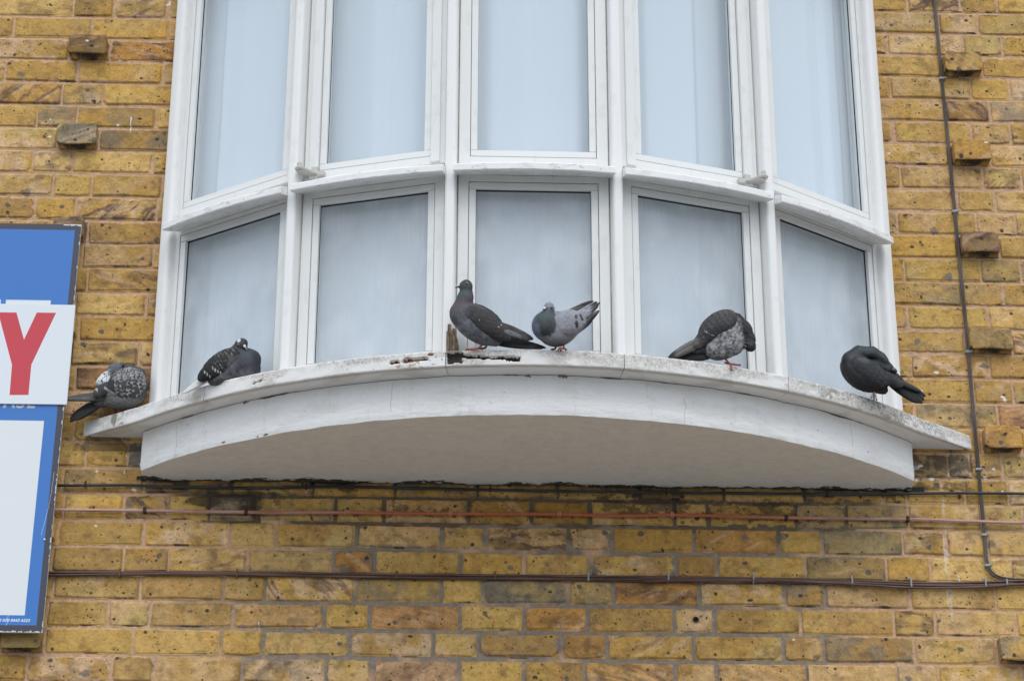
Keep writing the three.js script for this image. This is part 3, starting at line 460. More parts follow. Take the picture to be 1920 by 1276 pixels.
// rendered apron under the sill and its flat soffit
{
  const AL = 2.44, w = 2048, h = 160, AH = 0.13;
  const at = (i, j) => [(i + 0.5) / w * AL, (j + 0.5) / h * AH];   // v from the bottom
  const col = dataTex(w, h, (i, j) => {
    const [l, v] = at(i, j), n = fbm(l * 9, v * 20, 4), f = fbm(l * 160, v * 160, 3);
    let c = mix3([0.85, 0.85, 0.845], [0.66, 0.645, 0.61], 0.35 * sst(0.52, 0.72, n) + 0.5 * sst(0.70, 0.8, f) * 0.6);
    const ck = Math.abs(v - 0.1085 - 0.0035 * (fbm(l * 26, 2, 4) - 0.5)), wd = 0.0006 + 0.0016 * sst(0.5, 0.75, fbm(l * 12, 7, 4)); if (ck < wd * 2) c = mix3(c, [0.06, 0.045, 0.03], 0.95 * (1 - sst(wd * 0.8, wd * 2, ck)));
    for (const [x, a, b2] of [[0.205, -0.01, 0.09], [0.86, 0.02, 0.10], [1.62, -0.01, 0.07], [2.14, 0.03, 0.1]]) if (v > a && v < b2) { const e = Math.abs(l - x - 0.012 * (fbm(v * 40, x * 9, 3) - 0.5)); if (e < 0.0016) c = mix3(c, [0.45, 0.42, 0.38], 0.6 * (1 - sst(0.0004, 0.0016, e))); }
    { const dr = fbm(l * 42, v * 3 + 5, 4); c = mix3(c, [0.58, 0.55, 0.49], 0.20 * sst(0.60, 0.74, dr) * sst(0.35, 0.6, f)); }
    for (const [x, y, s] of [[0.44, 0.106, 0.009], [0.50, 0.108, 0.006], [1.21, 0.106, 0.008], [1.30, 0.107, 0.011], [0.372, 0.007, 0.006], [0.505, 0.004, 0.008], [0.48, 0.003, 0.004], [2.02, 0.05, 0.0025], [1.75, 0.02, 0.002], [0.62, 0.05, 0.002], [1.15, 0.06, 0.0022], [0.245, 0.085, 0.003], [2.2, 0.03, 0.003], [2.24, 0.08, 0.0025]]) { const d = Math.hypot((l - x) / s, (v - y) / (s * 0.45)) + 1.6 * (fbm(l * 300, v * 300, 2) - 0.5); if (d < 1.2) c = mix3(c, [0.16, 0.09, 0.03], 0.9 * (1 - sst(0.7, 1.2, d))); }
    return c;
  }, true);
  const bump = dataTex(1024, 128, (i, j) => 0.5 + 0.7 * (fbm(i / 14, j / 10, 4) - 0.5) + 0.25 * (fbm(i / 2, j / 2, 2) - 0.5) + (fbm(i / 30 + 4, j / 12, 3) > 0.63 && j < 50 ? 0.15 * fbm(i / 4, j / 2, 2) : 0), false);
  const m = new THREE.MeshStandardMaterial({ map: col, bumpMap: bump, bumpScale: 0.003, roughness: 0.85 });
  const R = 1.49, hw = 1.05, P = [], U = [], idx = [], pts = [];
  const zEnd = BC[1] + Math.sqrt(R * R - hw * hw);
  for (let i = 0; i <= 6; i++) pts.push([BC[0] + 0.004 - hw, lerp(-0.02, zEnd, i / 6)]);
  const a1 = Math.asin(hw / R); for (let i = 1; i < 400; i++) { const a = lerp(-a1, a1, i / 400); pts.push([BC[0] + 0.004 + R * Math.sin(a), BC[1] + R * Math.cos(a)]); }
  for (let i = 0; i <= 6; i++) pts.push([BC[0] + 0.004 + hw, lerp(zEnd, -0.02, i / 6)]);
  let l = 0; const NV = 10; const low = [];
  pts.forEach((p, i) => { if (i) l += Math.hypot(p[0] - pts[i - 1][0], p[1] - pts[i - 1][1]); const sx = clamp(p[0] - BC[0], -1, 1), bot = 2.200 - 0.004 * (1 - clamp(p[1] / 0.12)) + 0.004 * (fbm(l * 16, 5, 4) - 0.5); low.push(bot);
    for (let k = 0; k <= NV; k++) { const t = k / NV, y = lerp(bot, 2.3125, t), bu = 0.004 * (fbm(l * 10, y * 20, 3) - 0.5) - (k === 0 ? 0.003 : 0), cx = p[0] - BC[0], cz = p[1] - BC[1], q = 1 + bu / Math.hypot(cx, cz); P.push(BC[0] + cx * q, Y0 + y, BC[1] + cz * q); U.push(l / AL, (y - 2.2) / AH); } });
  for (let i = 0; i + 1 < pts.length; i++) for (let k = 0; k < NV; k++) { const a = i * (NV + 1) + k, b = a + 1, c = a + NV + 1, d = c + 1; idx.push(a, c, b, b, c, d); }
  const g = new THREE.BufferGeometry(); g.setAttribute('position', new THREE.Float32BufferAttribute(P, 3)); g.setAttribute('uv', new THREE.Float32BufferAttribute(U, 2)); g.setIndex(idx); g.computeVertexNormals();
  part('apron', g, m, bay);
  // soffit: slightly hollow plaster sheet from the apron's lower edge back to the wall, ragged at the wall
  const SP = [], SU = [], si = [], K = 12; 
  pts.forEach((p, i) => { for (let k = 0; k <= K; k++) { const t = k / K, zb = -0.002 + 0.006 * (fbm(p[0] * 40, 2, 3) - 0.5), z = lerp(Math.max(p[1] - 0.003, 0), zb, t), y = lerp(low[i] + 0.0005, 2.188 + 0.004 * (fbm(p[0] * 22, 8, 4) - 0.5), t) + 0.003 * (fbm(p[0] * 7, z * 9, 3) - 0.5) * Math.sin(t * Math.PI); SP.push(p[0] + (p[0] < BC[0] ? 0.001 : -0.001), Y0 + y, z); SU.push((p[0] + 0.9) / 2.3, z / 0.55); } });
  for (let i = 0; i + 1 < pts.length; i++) for (let k = 0; k < K; k++) { const a = i * (K + 1) + k, b = a + 1, c = a + K + 1, d = c + 1; si.push(a, b, c, b, d, c); }
  const sg = new THREE.BufferGeometry(); sg.setAttribute('position', new THREE.Float32BufferAttribute(SP, 3)); sg.setAttribute('uv', new THREE.Float32BufferAttribute(SU, 2)); sg.setIndex(si); sg.computeVertexNormals();
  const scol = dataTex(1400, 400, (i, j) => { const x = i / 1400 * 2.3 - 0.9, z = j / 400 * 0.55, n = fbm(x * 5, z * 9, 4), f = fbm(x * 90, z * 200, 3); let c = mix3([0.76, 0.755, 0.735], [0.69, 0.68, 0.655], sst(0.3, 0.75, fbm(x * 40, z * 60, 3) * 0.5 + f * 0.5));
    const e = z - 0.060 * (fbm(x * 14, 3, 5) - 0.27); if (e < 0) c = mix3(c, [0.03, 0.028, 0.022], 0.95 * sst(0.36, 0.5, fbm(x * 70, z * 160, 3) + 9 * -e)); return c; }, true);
  part('soffit', sg, new THREE.MeshStandardMaterial({ map: scol, bumpMap: bump, bumpScale: 0.0015, roughness: 0.9 }), bay);
  // floor and lead roof that close the bay
  const lid = (R2, hw2, y, th) => { const s = new THREE.Shape(), a = Math.asin(hw2 / R2); s.moveTo(BC[0] - hw2, 0.16); for (let i = 0; i <= 48; i++) { const t = lerp(-a, a, i / 48); s.lineTo(BC[0] + R2 * Math.sin(t), -(BC[1] + R2 * Math.cos(t))); } s.lineTo(BC[0] + hw2, 0.16); s.closePath(); const gg = new THREE.ExtrudeGeometry(s, { depth: th, bevelEnabled: false }); gg.rotateX(-Math.PI / 2); gg.translate(0, Y0 + y, 0); return gg; };
  part('window_board', lid(1.37, 0.98, 2.335, 0.02), paint, bay);
  part('roof', lid(1.56, 1.12, 3.985, 0.07), new THREE.MeshStandardMaterial({ color: 0x70757a, roughness: 0.6 }), bay);
}
// net curtains, one behind each upright pair of panes
{
  const weave = dataTex(256, 256, (i, j) => 0.5 + 0.25 * Math.sin(i * 1.57) * Math.sin(j * 1.57) + 0.2 * (fbm(i / 3, j / 3, 2) - 0.5), false);
  weave.wrapS = weave.wrapT = THREE.RepeatWrapping;
  const m = new THREE.MeshPhysicalMaterial({ color: C([0.85, 0.895, 0.93]), roughness: 0.95, transmission: 0.12, thickness: 0, bumpMap: weave, bumpScale: 0.0004, side: THREE.DoubleSide });
  const lab = ['white net curtain behind the leftmost panes, its left edge hanging clear of the frame', 'white net curtain behind the second panes from the left', 'white net curtain behind the middle panes', 'white net curtain with one sharp fold behind the second panes from the right', 'white net curtain behind the rightmost panes beside the right jamb'];
  for (let k = 0; k < 5; k++) {
    const r = rng(31 + k), f = facets[k], W = f.L + 0.015, off = 0.052 + (k % 2) * 0.006, nx = 110, ny = 36, P = [], U = [], idx = [];
    const x0 = k === 0 ? -W / 2 - 0.02 : -W / 2, x1 = k === 4 ? W / 2 + 0.02 : W / 2, folds = [];
    for (let q = 0; q < 5; q++) folds.push([lerp(x0, x1, (q + 0.2 + 0.6 * r()) / 5), 0.012 + 0.03 * r(), (r() - 0.35) * 0.016]);
    for (let i = 0; i <= nx; i++) for (let j = 0; j <= ny; j++) {
      const u = i / nx, t = j / ny, x = lerp(x0, x1, u), y = lerp(Y0 + 2.362, WTOP - 0.03, t); let d = 0;
      for (const [fx, fw, fa] of folds) { const e = (x - fx - 0.012 * (fbm(t * 3, fx * 9, 2) - 0.5)) / fw; d += fa * Math.exp(-e * e) ; if (fa > 0.008) d += fa * 0.5 * Math.tanh(e * 3) * Math.exp(-e * e * 0.4); }
      d += 0.002 * Math.sin(x * 37 + k * 2); for (const [q, ex, ed] of [[0, -0.118, 0.016], [3, 0.052, -0.010], [4, 0.062, -0.009], [4, 0.150, -0.010], [1, 0.02, 0.004]]) if (q === k) d += ed * 0.5 * Math.tanh((x - ex - 0.012 * (t - 0.4) - 0.006 * (fbm(t * 4, ex * 9, 2) - 0.5)) / 0.004); P.push(x, y, -off + d); U.push(x * 40, y * 40);
    }
    for (let i = 0; i < nx; i++) for (let j = 0; j < ny; j++) { const a = i * (ny + 1) + j, b = a + 1, c = a + ny + 1, d = c + 1; idx.push(a, c, b, b, c, d); }
    const g = new THREE.BufferGeometry(); g.setAttribute('position', new THREE.Float32BufferAttribute(P, 3)); g.setAttribute('uv', new THREE.Float32BufferAttribute(U, 2)); g.setIndex(idx); g.rotateY(f.turn); g.translate(f.mx, 0, f.mz); g.computeVertexNormals();
    const c = part(numbered('net_curtain'), g, m, scene); tag(c, lab[k], 'curtain', 'net curtains inside the bay window');
  }
}

// ---------------------------------------------------------------- sign
{
  const Z = 0.060, X1 = -1.017, W = 0.62, YB = 1.738, YT = 2.929, H = YT - YB;
  const sg = thing('sign_board', 'blue letting sign with dark border and white banner on the brick wall', 'sign', [X1 - W / 2, Y0 + YB, Z]);
  const cw = 1024, ch = Math.round(1024 * H / W), S = cw / W;
  const canvas = document.createElement('canvas'); canvas.width = cw; canvas.height = ch; const g = canvas.getContext('2d');
  const X = (x) => (x - (X1 - W)) * S, Yc = (y) => (YT - y) * S;          // world -> canvas; the board leans a little, so do the features
  g.fillStyle = '#3f3f4c'; g.fillRect(0, 0, cw, ch);
  g.fillStyle = '#3a78c4'; g.fillRect(X(X1 - W + 0.016), Yc(2.911), X(-1.0335) - X(X1 - W + 0.016), Yc(1.757) - Yc(2.911));
  g.fillStyle = '#e3e7ea'; g.fillRect(X(X1 - W + 0.05), Yc(2.332), X(-1.0665) - X(X1 - W + 0.05), Yc(1.784) - Yc(2.332));
  g.fillRect(X(-1.205), Yc(2.692), X(-1.081) - X(-1.205), Yc(2.672) - Yc(2.692)); g.fillRect(X(-1.26), Yc(2.692), X(-1.219) - X(-1.26), Yc(2.672) - Yc(2.692));
  g.font = `bold ${Math.round(0.052 * S)}px sans-serif`; g.textAlign = 'right'; g.textBaseline = 'alphabetic'; g.fillStyle = '#c3c8cc'; g.fillText('ASE', X(-1.092), Yc(2.369));
  g.fillStyle = '#3a78c4'; g.beginPath(); g.arc(X(-1.182), Yc(1.912), 0.036 * S, 0, 7); g.fill();
  g.fillStyle = '#e8ebee'; g.font = `bold italic ${Math.round(0.0112 * S)}px sans-serif`; g.fillText('T SIGNS 020 8443 4222', X(-1.052), Yc(1.7668));
  // chipped paint along the arrises, scratches
  const r = rng(12); g.fillStyle = '#d9dadb';
  for (let i = 0; i < 260; i++) { const x = X1 - W + r() * W; g.fillRect(X(x), ch - (2 + 9 * r() * r()), 3 + 6 * r(), 12); }
  for (let i = 0; i < 120; i++) { const y = YB + r() * H; if (r() < 0.5) g.fillRect(cw - (1 + 3 * r()), Yc(y), 6, 4 + 20 * r()); }
  for (let i = 0; i < 70; i++) { const x = X1 - 0.05 + 0.05 * r(); g.fillRect(X(x), 0, 3 + 4 * r(), 3 + 7 * r() * r()); }
  for (let i = 0; i < 60; i++) { g.globalAlpha = 0.5; g.fillRect(X(X1 - r() * 0.25), Yc(YB + r() * H), 1 + 2 * r(), 1 + 2 * r()); } g.globalAlpha = 0.75;
  g.strokeStyle = '#dfe3e6'; g.lineWidth = 2; g.beginPath(); for (let i = 0; i < 24; i++) { const t = i / 23; g.lineTo(X(-1.027 - 0.019 * t * t + 0.002 * r()), Yc(2.185 - 0.18 * t)); } g.stroke();
  g.lineWidth = 2.5; g.beginPath(); g.moveTo(X(-1.108), Yc(1.786)); g.lineTo(X(-1.112), Yc(1.772)); g.lineTo(X(-1.107), Yc(1.769)); g.lineTo(X(-1.113), Yc(1.756)); g.stroke(); g.globalAlpha = 1;
  const t = new THREE.CanvasTexture(canvas); t.colorSpace = THREE.SRGBColorSpace;
  const face = new THREE.MeshPhysicalMaterial({ map: t, roughness: 0.35 }), edge = new THREE.MeshStandardMaterial({ color: 0xb9bcbe, roughness: 0.6 });
  const lean = (geo) => { geo.rotateZ(0); const p = geo.attributes.position; for (let i = 0; i < p.count; i++) p.setX(i, p.getX(i) - (1 - p.getY(i) / H) * 0.009); geo.computeVertexNormals(); return geo; };
  part('panel', lean(rbox(-W / 2, W / 2, 0, H, -0.006, 0, 0.001)), edge, sg);
  const fp = new THREE.PlaneGeometry(W - 0.0016, H - 0.0016); fp.translate(0, H / 2, 0.0006); part('printed_face', lean(fp), face, sg);
  // banner
  const by0 = 2.378 - YB, by1 = 2.677 - YB, bx1 = 0.0035, bw = W + 0.01;
  const c2 = document.createElement('canvas'); c2.width = 1200; c2.height = Math.round(1200 * (by1 - by0) / bw); const q = c2.getContext('2d'), S2 = 1200 / bw;
  q.fillStyle = '#e2e8ee'; q.fillRect(0, 0, c2.width, c2.height); q.fillStyle = '#cb3e4a';
  const BX = (x) => (x - (X1 + bx1 - bw)) * S2, BY = (y) => (2.677 - y) * S2; q.beginPath();
  [[-1.224, 2.651], [-1.1735, 2.651], [-1.1455, 2.569], [-1.1175, 2.652], [-1.0645, 2.652], [-1.119, 2.494], [-1.119, 2.404], [-1.170, 2.403], [-1.1715, 2.493]].forEach(([x, y], i) => i ? q.lineTo(BX(x), BY(y)) : q.moveTo(BX(x), BY(y))); q.closePath(); q.fill();
  const t2 = new THREE.CanvasTexture(c2); t2.colorSpace = THREE.SRGBColorSpace;
  const bg = rbox(W / 2 + bx1 - bw, W / 2 + bx1, by0, by1, 0.0015, 0.0055, 0.001), ban = part('banner', bg, new THREE.MeshStandardMaterial({ color: 0xd6dade, roughness: 0.5 }), sg, 'white banner with a red letter Y');
  const bf = new THREE.PlaneGeometry(bw - 0.0016, by1 - by0 - 0.0016); bf.translate(W / 2 + bx1 - bw / 2, (by0 + by1) / 2, 0.006); part('banner_print', bf, new THREE.MeshPhysicalMaterial({ map: t2, roughness: 0.4 }), ban);
  const sc = new THREE.SphereGeometry(0.004, 10, 6, 0, Math.PI * 2, 0, Math.PI / 2); sc.rotateX(Math.PI / 2); sc.translate(W / 2 - 0.025, 1.993 - YB, 0.0005); part('screw', sc, new THREE.MeshStandardMaterial({ color: 0xc9cbcc, metalness: 0.7, roughness: 0.4 }), sg);
  const bm2 = new THREE.MeshStandardMaterial({ color: 0x5c5348, roughness: 0.9 }); for (const y of [0.18, 0.95]) part('batten', box(-0.28, 0.27, y, y + 0.045, -0.058, -0.0065), bm2, sg);
}

// ---------------------------------------------------------------- cables and pipe
{
  const noisy = (c1, c2, sx) => { const t = dataTex(1024, 32, (i, j) => mix3(c1, c2, sst(0.35, 0.7, fbm(i / sx, j / 6, 4))).map((c) => c * (0.8 + 0.4 * fbm(i / 3, j / 3, 3))), true); return t; };
  const cable = (name, label, mats, runs, cat = 'cable', group) => { const t = thing(name, label, cat, [0, Y0, 0.0], group); for (const [pts, r, m] of runs) { const g = tube(pts, r, 160, 8); part(name === 'copper_pipe' ? 'pipe' : 'strand', g, m, t); } return t; };
  const clip = (parent, x, y, w, h, z, m, up = 0) => { const arch = rbox(-w / 2, w / 2, -h / 2, h / 2, -0.002, z, 0.0012), head = new THREE.SphereGeometry(0.0028, 8, 6); head.translate(0, h / 2 + 0.002, z * 0.5); const nail = merge(up ? [arch, head, rbox(-0.0022, 0.0022, h / 2 - 0.001, h / 2 + 0.008, 0, z * 0.7, 0.0008)] : [arch, head]); nail.translate(x, y, 0); part('clip', nail, m, parent); };
  const gry = new THREE.MeshStandardMaterial({ color: 0x9a9c9a, roughness: 0.7 }), drk = new THREE.MeshStandardMaterial({ color: 0x3a2a22, roughness: 0.8 }), brn = new THREE.MeshStandardMaterial({ color: 0x6b4a3c, roughness: 0.8 });
  const zr = rng(77), wig = (l, a = 0.0012, z = 0.009) => { const out = []; for (let i = 0; i < l.length; i++) { out.push([l[i][0], l[i][1] + (zr() - 0.5) * a, z + (zr() - 0.5) * 0.002]); } return out; };
  const teal = new THREE.MeshStandardMaterial({ map: noisy([0.016, 0.020, 0.022], [0.05, 0.066, 0.072], 30), roughness: 0.55 });
  const tc = cable('black_cable', 'dark teal cable clipped along the wall close under the bay', 0, [[wig([[-1.2, 2.1665], [-1.019, 2.166], [-0.92, 2.168], [-0.84, 2.169], [-0.711, 2.167], [-0.495, 2.166], [-0.294, 2.173], [-0.034, 2.172], [0.255, 2.170], [0.48, 2.170], [0.691, 2.170], [0.983, 2.171], [1.15, 2.172], [1.30, 2.177], [1.40, 2.179], [1.482, 2.180], [1.598, 2.181], [1.9, 2.18]], 0.001, 0.008), 0.0042, teal]]);
  for (const x of [-0.955, -0.36, 0.14, 0.62, 1.06, 1.425]) clip(tc, x, 2.171, 0.005, 0.011, 0.014, drk);
  const copMap = dataTex(1024, 32, (i, j) => { const x = -1.2 + 3.1 * i / 1024, n = fbm(i / 30, j / 6, 4), mid = sst(-0.7, -0.1, x + (n - 0.5) * 0.4) * (1 - sst(0.75, 1.15, x + (n - 0.5) * 0.4)); return mix3(mix3([0.52, 0.36, 0.32], [0.42, 0.19, 0.13], sst(0.4, 0.7, n)), mix3([0.55, 0.15, 0.055], [0.40, 0.11, 0.05], n), mid).map((c) => c * (0.8 + 0.4 * fbm(i / 3, j / 3, 3))); }, true);
  const cop = new THREE.MeshStandardMaterial({ map: copMap, roughness: 0.5 });
  const cp = cable('copper_pipe', 'thin copper pipe clipped across the wall below the bay', 0, [[wig([[-1.2, 2.095], [-1.028, 2.095], [-0.836, 2.0965], [-0.518, 2.096], [-0.249, 2.0985], [0.032, 2.0995], [0.327, 2.102], [0.46, 2.1005], [0.544, 2.1005], [0.634, 2.104], [0.943, 2.1005], [1.275, 2.101], [1.416, 2.098], [1.59, 2.095], [1.9, 2.094]], 0.0008, 0.010), 0.0048, cop]], 'pipe');
  for (const [x, y] of [[-0.79, 2.097], [-0.518, 2.096], [-0.249, 2.0985], [0.032, 2.0995], [0.327, 2.102], [0.634, 2.104], [0.944, 2.1005], [1.276, 2.101]]) clip(cp, x, y, 0.009, 0.013, 0.0165, x > -0.3 && x < 0.7 ? cop : drk);
  const bm = new THREE.MeshStandardMaterial({ map: noisy([0.075, 0.036, 0.026], [0.15, 0.085, 0.066], 40), roughness: 0.5 });
  const b1 = [[-1.2, 1.92], [-1.028, 1.920], [-0.81, 1.9235], [-0.598, 1.9255], [-0.287, 1.926], [0.0, 1.927], [0.254, 1.928], [0.55, 1.928], [0.826, 1.9285], [1.0, 1.9265], [1.114, 1.9245], [1.286, 1.921], [1.46, 1.9245], [1.574, 1.930], [1.9, 1.932]];
  const bc = cable('brown_cables', 'bundle of brown cables clipped straight across the wall, lowest of the runs', 0, [[wig(b1, 0.0008, 0.007), 0.0038, bm], [wig(b1.map(([x, y]) => [x, y - 0.0072 - 0.002 * Math.sin(x * 4 + 1)]), 0.0012, 0.008), 0.0040, bm], [wig(b1.filter(([x]) => x > 0.5).map(([x, y]) => [x, y - 0.0115 + 0.004 * Math.cos(x * 7)]), 0.001, 0.0125), 0.0034, bm]]);
  for (const [x, y] of [[-0.845, 1.9195], [-0.534, 1.922], [-0.109, 1.923], [0.154, 1.924], [0.404, 1.925], [0.619, 1.9245], [0.848, 1.9245], [1.114, 1.921], [1.273, 1.918], [1.475, 1.9205], [1.533, 1.924]]) clip(bc, x, y, 0.0045, 0.020, 0.0135, x > 0.3 ? gry : brn, x > 0.5);
  const vm = new THREE.MeshStandardMaterial({ map: noisy([0.045, 0.034, 0.030], [0.115, 0.09, 0.08], 40), roughness: 0.5 });
  const vp = [[1.474, 4.2], [1.4755, 3.754], [1.477, 3.49], [1.480, 3.26], [1.4815, 3.046], [1.484, 2.81], [1.4855, 2.603], [1.485, 2.416], [1.485, 2.25], [1.486, 2.103], [1.4855, 2.011], [1.487, 1.975], [1.498, 1.951], [1.52, 1.940], [1.548, 1.936], [1.6, 1.935], [1.9, 1.937]];
  const vc = cable('upright_cable', 'grey brown twin cable running up the wall right of the bay', 0, [[vp.map(([x, y]) => [x, y, 0.0075]), 0.0030, vm], [vp.map(([x, y]) => [x - 0.0042, y - 0.0042, 0.0070]), 0.0029, vm]]);
  const wc = new THREE.MeshStandardMaterial({ color: 0x9fa19f, roughness: 0.6 });
  for (const [x, y] of [[1.476, 3.49], [1.480, 3.046], [1.484, 2.603], [1.484, 2.25], [1.484, 2.06], [1.486, 1.973]]) { const g = rbox(-0.009, 0.010, -0.0035, 0.0035, -0.002, 0.0115, 0.0015), h = new THREE.SphereGeometry(0.003, 8, 6); h.translate(0.009, 0, 0.013); const m = merge([g, h]); m.translate(x, y, 0); part('clip', m, wc, vc); }
  // old drilled hole with a metal sleeve
  const ho = thing('wall_plug', 'small round drilled hole with a metal sleeve in a header brick', 'wall plug', [0.69, Y0 + 1.8135, 0.001]);
  part('sleeve', new THREE.TorusGeometry(0.0062, 0.0022, 8, 24), new THREE.MeshStandardMaterial({ color: 0x4a3d33, roughness: 0.7 }), ho);
  const pl = new THREE.CylinderGeometry(0.006, 0.006, 0.002, 20); pl.rotateX(Math.PI / 2); pl.translate(0, 0, 0.0012); part('bore', pl, new THREE.MeshStandardMaterial({ color: 0x0c0a09, roughness: 1 }), ho);
}

// ---------------------------------------------------------------- pigeons
// Each bird is a field of tapered bones and ellipsoids joined by a smooth minimum. Skeleton units: one is about 1.4 mm; x right, y down, w towards the street.
function sdfOf(prims, k, disp) {
  const list = prims.map((p) => p.length === 8 ? { c: p } : { e: p, cs: Math.cos((p[6] || 0) * Math.PI / 180), sn: Math.sin((p[6] || 0) * Math.PI / 180) });
  return (x, y, w) => {
    let d = 1e9;
    for (const q of list) {
      let t;
      if (q.c) { const [ax, ay, aw, ar, bx, by, bw, br] = q.c, ux = bx - ax, uy = by - ay, uw = bw - aw, h = clamp(((x - ax) * ux + (y - ay) * uy + (w - aw) * uw) / (ux * ux + uy * uy + uw * uw)); t = Math.hypot(x - ax - ux * h, y - ay - uy * h, w - aw - uw * h) - lerp(ar, br, h); }
      else { const e = q.e, dx = x - e[0], dy = y - e[1], X = dx * q.cs + dy * q.sn, Yv = -dx * q.sn + dy * q.cs, Wv = w - e[2] - (e[7] || 0) * X, k0 = Math.hypot(X / e[3], Yv / e[4], Wv / e[5]), k1 = Math.hypot(X / e[3] / e[3], Yv / e[4] / e[4], Wv / e[5] / e[5]); t = k1 < 1e-9 ? -Math.min(e[3], e[4], e[5]) : k0 * (k0 - 1) / k1; }
      if (d > 1e8) d = t; else { const h = clamp(0.5 + 0.5 * (d - t) / k); d = lerp(d, t, h) - k * h * (1 - h); }
    }
    return disp ? d + disp(x, y, w) : d;
  };
}
function surfaceNet(f, prims, cell) {
  let lo = [1e9, 1e9, 1e9], hi = [-1e9, -1e9, -1e9];
  const inc = (x, y, w, r) => { [x, y, w].forEach((v, i) => { lo[i] = Math.min(lo[i], v - r); hi[i] = Math.max(hi[i], v + r); }); };
  for (const p of prims) { if (p.length === 8 && !Array.isArray(p[7])) { inc(p[0], p[1], p[2], p[3] + 4); inc(p[4], p[5], p[6], p[7] + 4); } else { const c = Math.cos((p[6] || 0) * Math.PI / 180), s = Math.sin((p[6] || 0) * Math.PI / 180), ex = Math.hypot(p[3] * c, p[4] * s) + 4, ey = Math.hypot(p[3] * s, p[4] * c) + 4, ew = p[5] + 4 + Math.abs(p[7] || 0) * p[3]; lo = [Math.min(lo[0], p[0] - ex), Math.min(lo[1], p[1] - ey), Math.min(lo[2], p[2] - ew)]; hi = [Math.max(hi[0], p[0] + ex), Math.max(hi[1], p[1] + ey), Math.max(hi[2], p[2] + ew)]; } }
  const n = [0, 1, 2].map((i) => Math.ceil((hi[i] - lo[i]) / cell) + 1), F = new Float32Array(n[0] * n[1] * n[2]), id = (i, j, k) => (k * n[1] + j) * n[0] + i;
  for (let k = 0; k < n[2]; k++) for (let j = 0; j < n[1]; j++) for (let i = 0; i < n[0]; i++) F[id(i, j, k)] = f(lo[0] + i * cell, lo[1] + j * cell, lo[2] + k * cell);
  const vid = new Int32Array(F.length).fill(-1), P = [], I = [];
  for (let k = 0; k + 1 < n[2]; k++) for (let j = 0; j + 1 < n[1]; j++) for (let i = 0; i + 1 < n[0]; i++) {
    let s = [0, 0, 0], c = 0; const v = (a) => F[id(i + (a & 1), j + ((a >> 1) & 1), k + ((a >> 2) & 1))];
    for (let a = 0; a < 8; a++) for (const b of [a | 1, a | 2, a | 4]) if (b !== a) { const p = v(a), q = v(b); if ((p < 0) !== (q < 0)) { const t = p / (p - q); for (let x = 0; x < 3; x++) s[x] += lerp((a >> x) & 1, (b >> x) & 1, t); c++; } }
    if (c) { vid[id(i, j, k)] = P.length / 3; P.push(lo[0] + (i + s[0] / c) * cell, lo[1] + (j + s[1] / c) * cell, lo[2] + (k + s[2] / c) * cell); }
  }
  for (let k = 1; k + 1 < n[2]; k++) for (let j = 1; j + 1 < n[1]; j++) for (let i = 1; i + 1 < n[0]; i++) {
    const a = F[id(i, j, k)] < 0;
    const quad = (A, B, Cc, D, fl) => { if (A < 0 || B < 0 || Cc < 0 || D < 0) return; fl ? I.push(A, B, Cc, A, Cc, D) : I.push(A, Cc, B, A, D, Cc); };
    if (a !== (F[id(i + 1, j, k)] < 0)) quad(vid[id(i, j - 1, k - 1)], vid[id(i, j, k - 1)], vid[id(i, j, k)], vid[id(i, j - 1, k)], a);
    if (a !== (F[id(i, j + 1, k)] < 0)) quad(vid[id(i - 1, j, k - 1)], vid[id(i - 1, j, k)], vid[id(i, j, k)], vid[id(i, j, k - 1)], a);
    if (a !== (F[id(i, j, k + 1)] < 0)) quad(vid[id(i - 1, j - 1, k)], vid[id(i, j - 1, k)], vid[id(i, j, k)], vid[id(i - 1, j, k)], a);
  }
  return { P, I };
}
// overlapping rows of feathers: 0 inside a feather, 1 on its rim; u runs towards the tail
function scales(x, y, rot, L, W, seed) {
  const c = Math.cos(rot * Math.PI / 180), s = Math.sin(rot * Math.PI / 180); x += 2.2 * (n2(x * 0.12 + seed, y * 0.12) - 0.5) * 2; y += 2.2 * (n2(x * 0.12, y * 0.12 + seed) - 0.5) * 2;
  const u = (x * c + y * s) / L, v0 = (-x * s + y * c) / W, row = Math.floor(u), v = v0 + 0.5 * (row & 1), cv = Math.abs(v - Math.floor(v) - 0.5) * 2, f = u - row - (1 - cv * cv) * 0.55 + 0.1, g = ((f % 1) + 1) % 1;
  return { rim: sst(0.70, 0.95, g), g, id: n2(row * 3.7 + seed, Math.floor(v) * 5.1 + row) };
}
const ell = (x, y, cx, cy, rx, ry, rot) => { const c = Math.cos(rot * Math.PI / 180), s = Math.sin(rot * Math.PI / 180), X = (x - cx) * c + (y - cy) * s, Y = -(x - cx) * s + (y - cy) * c; return Math.hypot(X / rx, Y / ry); };
const birdMat = new THREE.MeshStandardMaterial({ vertexColors: true, roughness: 0.72 });
const neckMat = new THREE.MeshPhysicalMaterial({ vertexColors: true, roughness: 0.6, sheen: 0.4, sheenColor: C([0.25, 0.35, 0.36]), sheenRoughness: 0.5 });
const eyeMat = new THREE.MeshPhysicalMaterial({ color: 0x94581c, roughness: 0.15, clearcoat: 1 }), pupilMat = new THREE.MeshPhysicalMaterial({ color: 0x050505, roughness: 0.1, clearcoat: 1 });
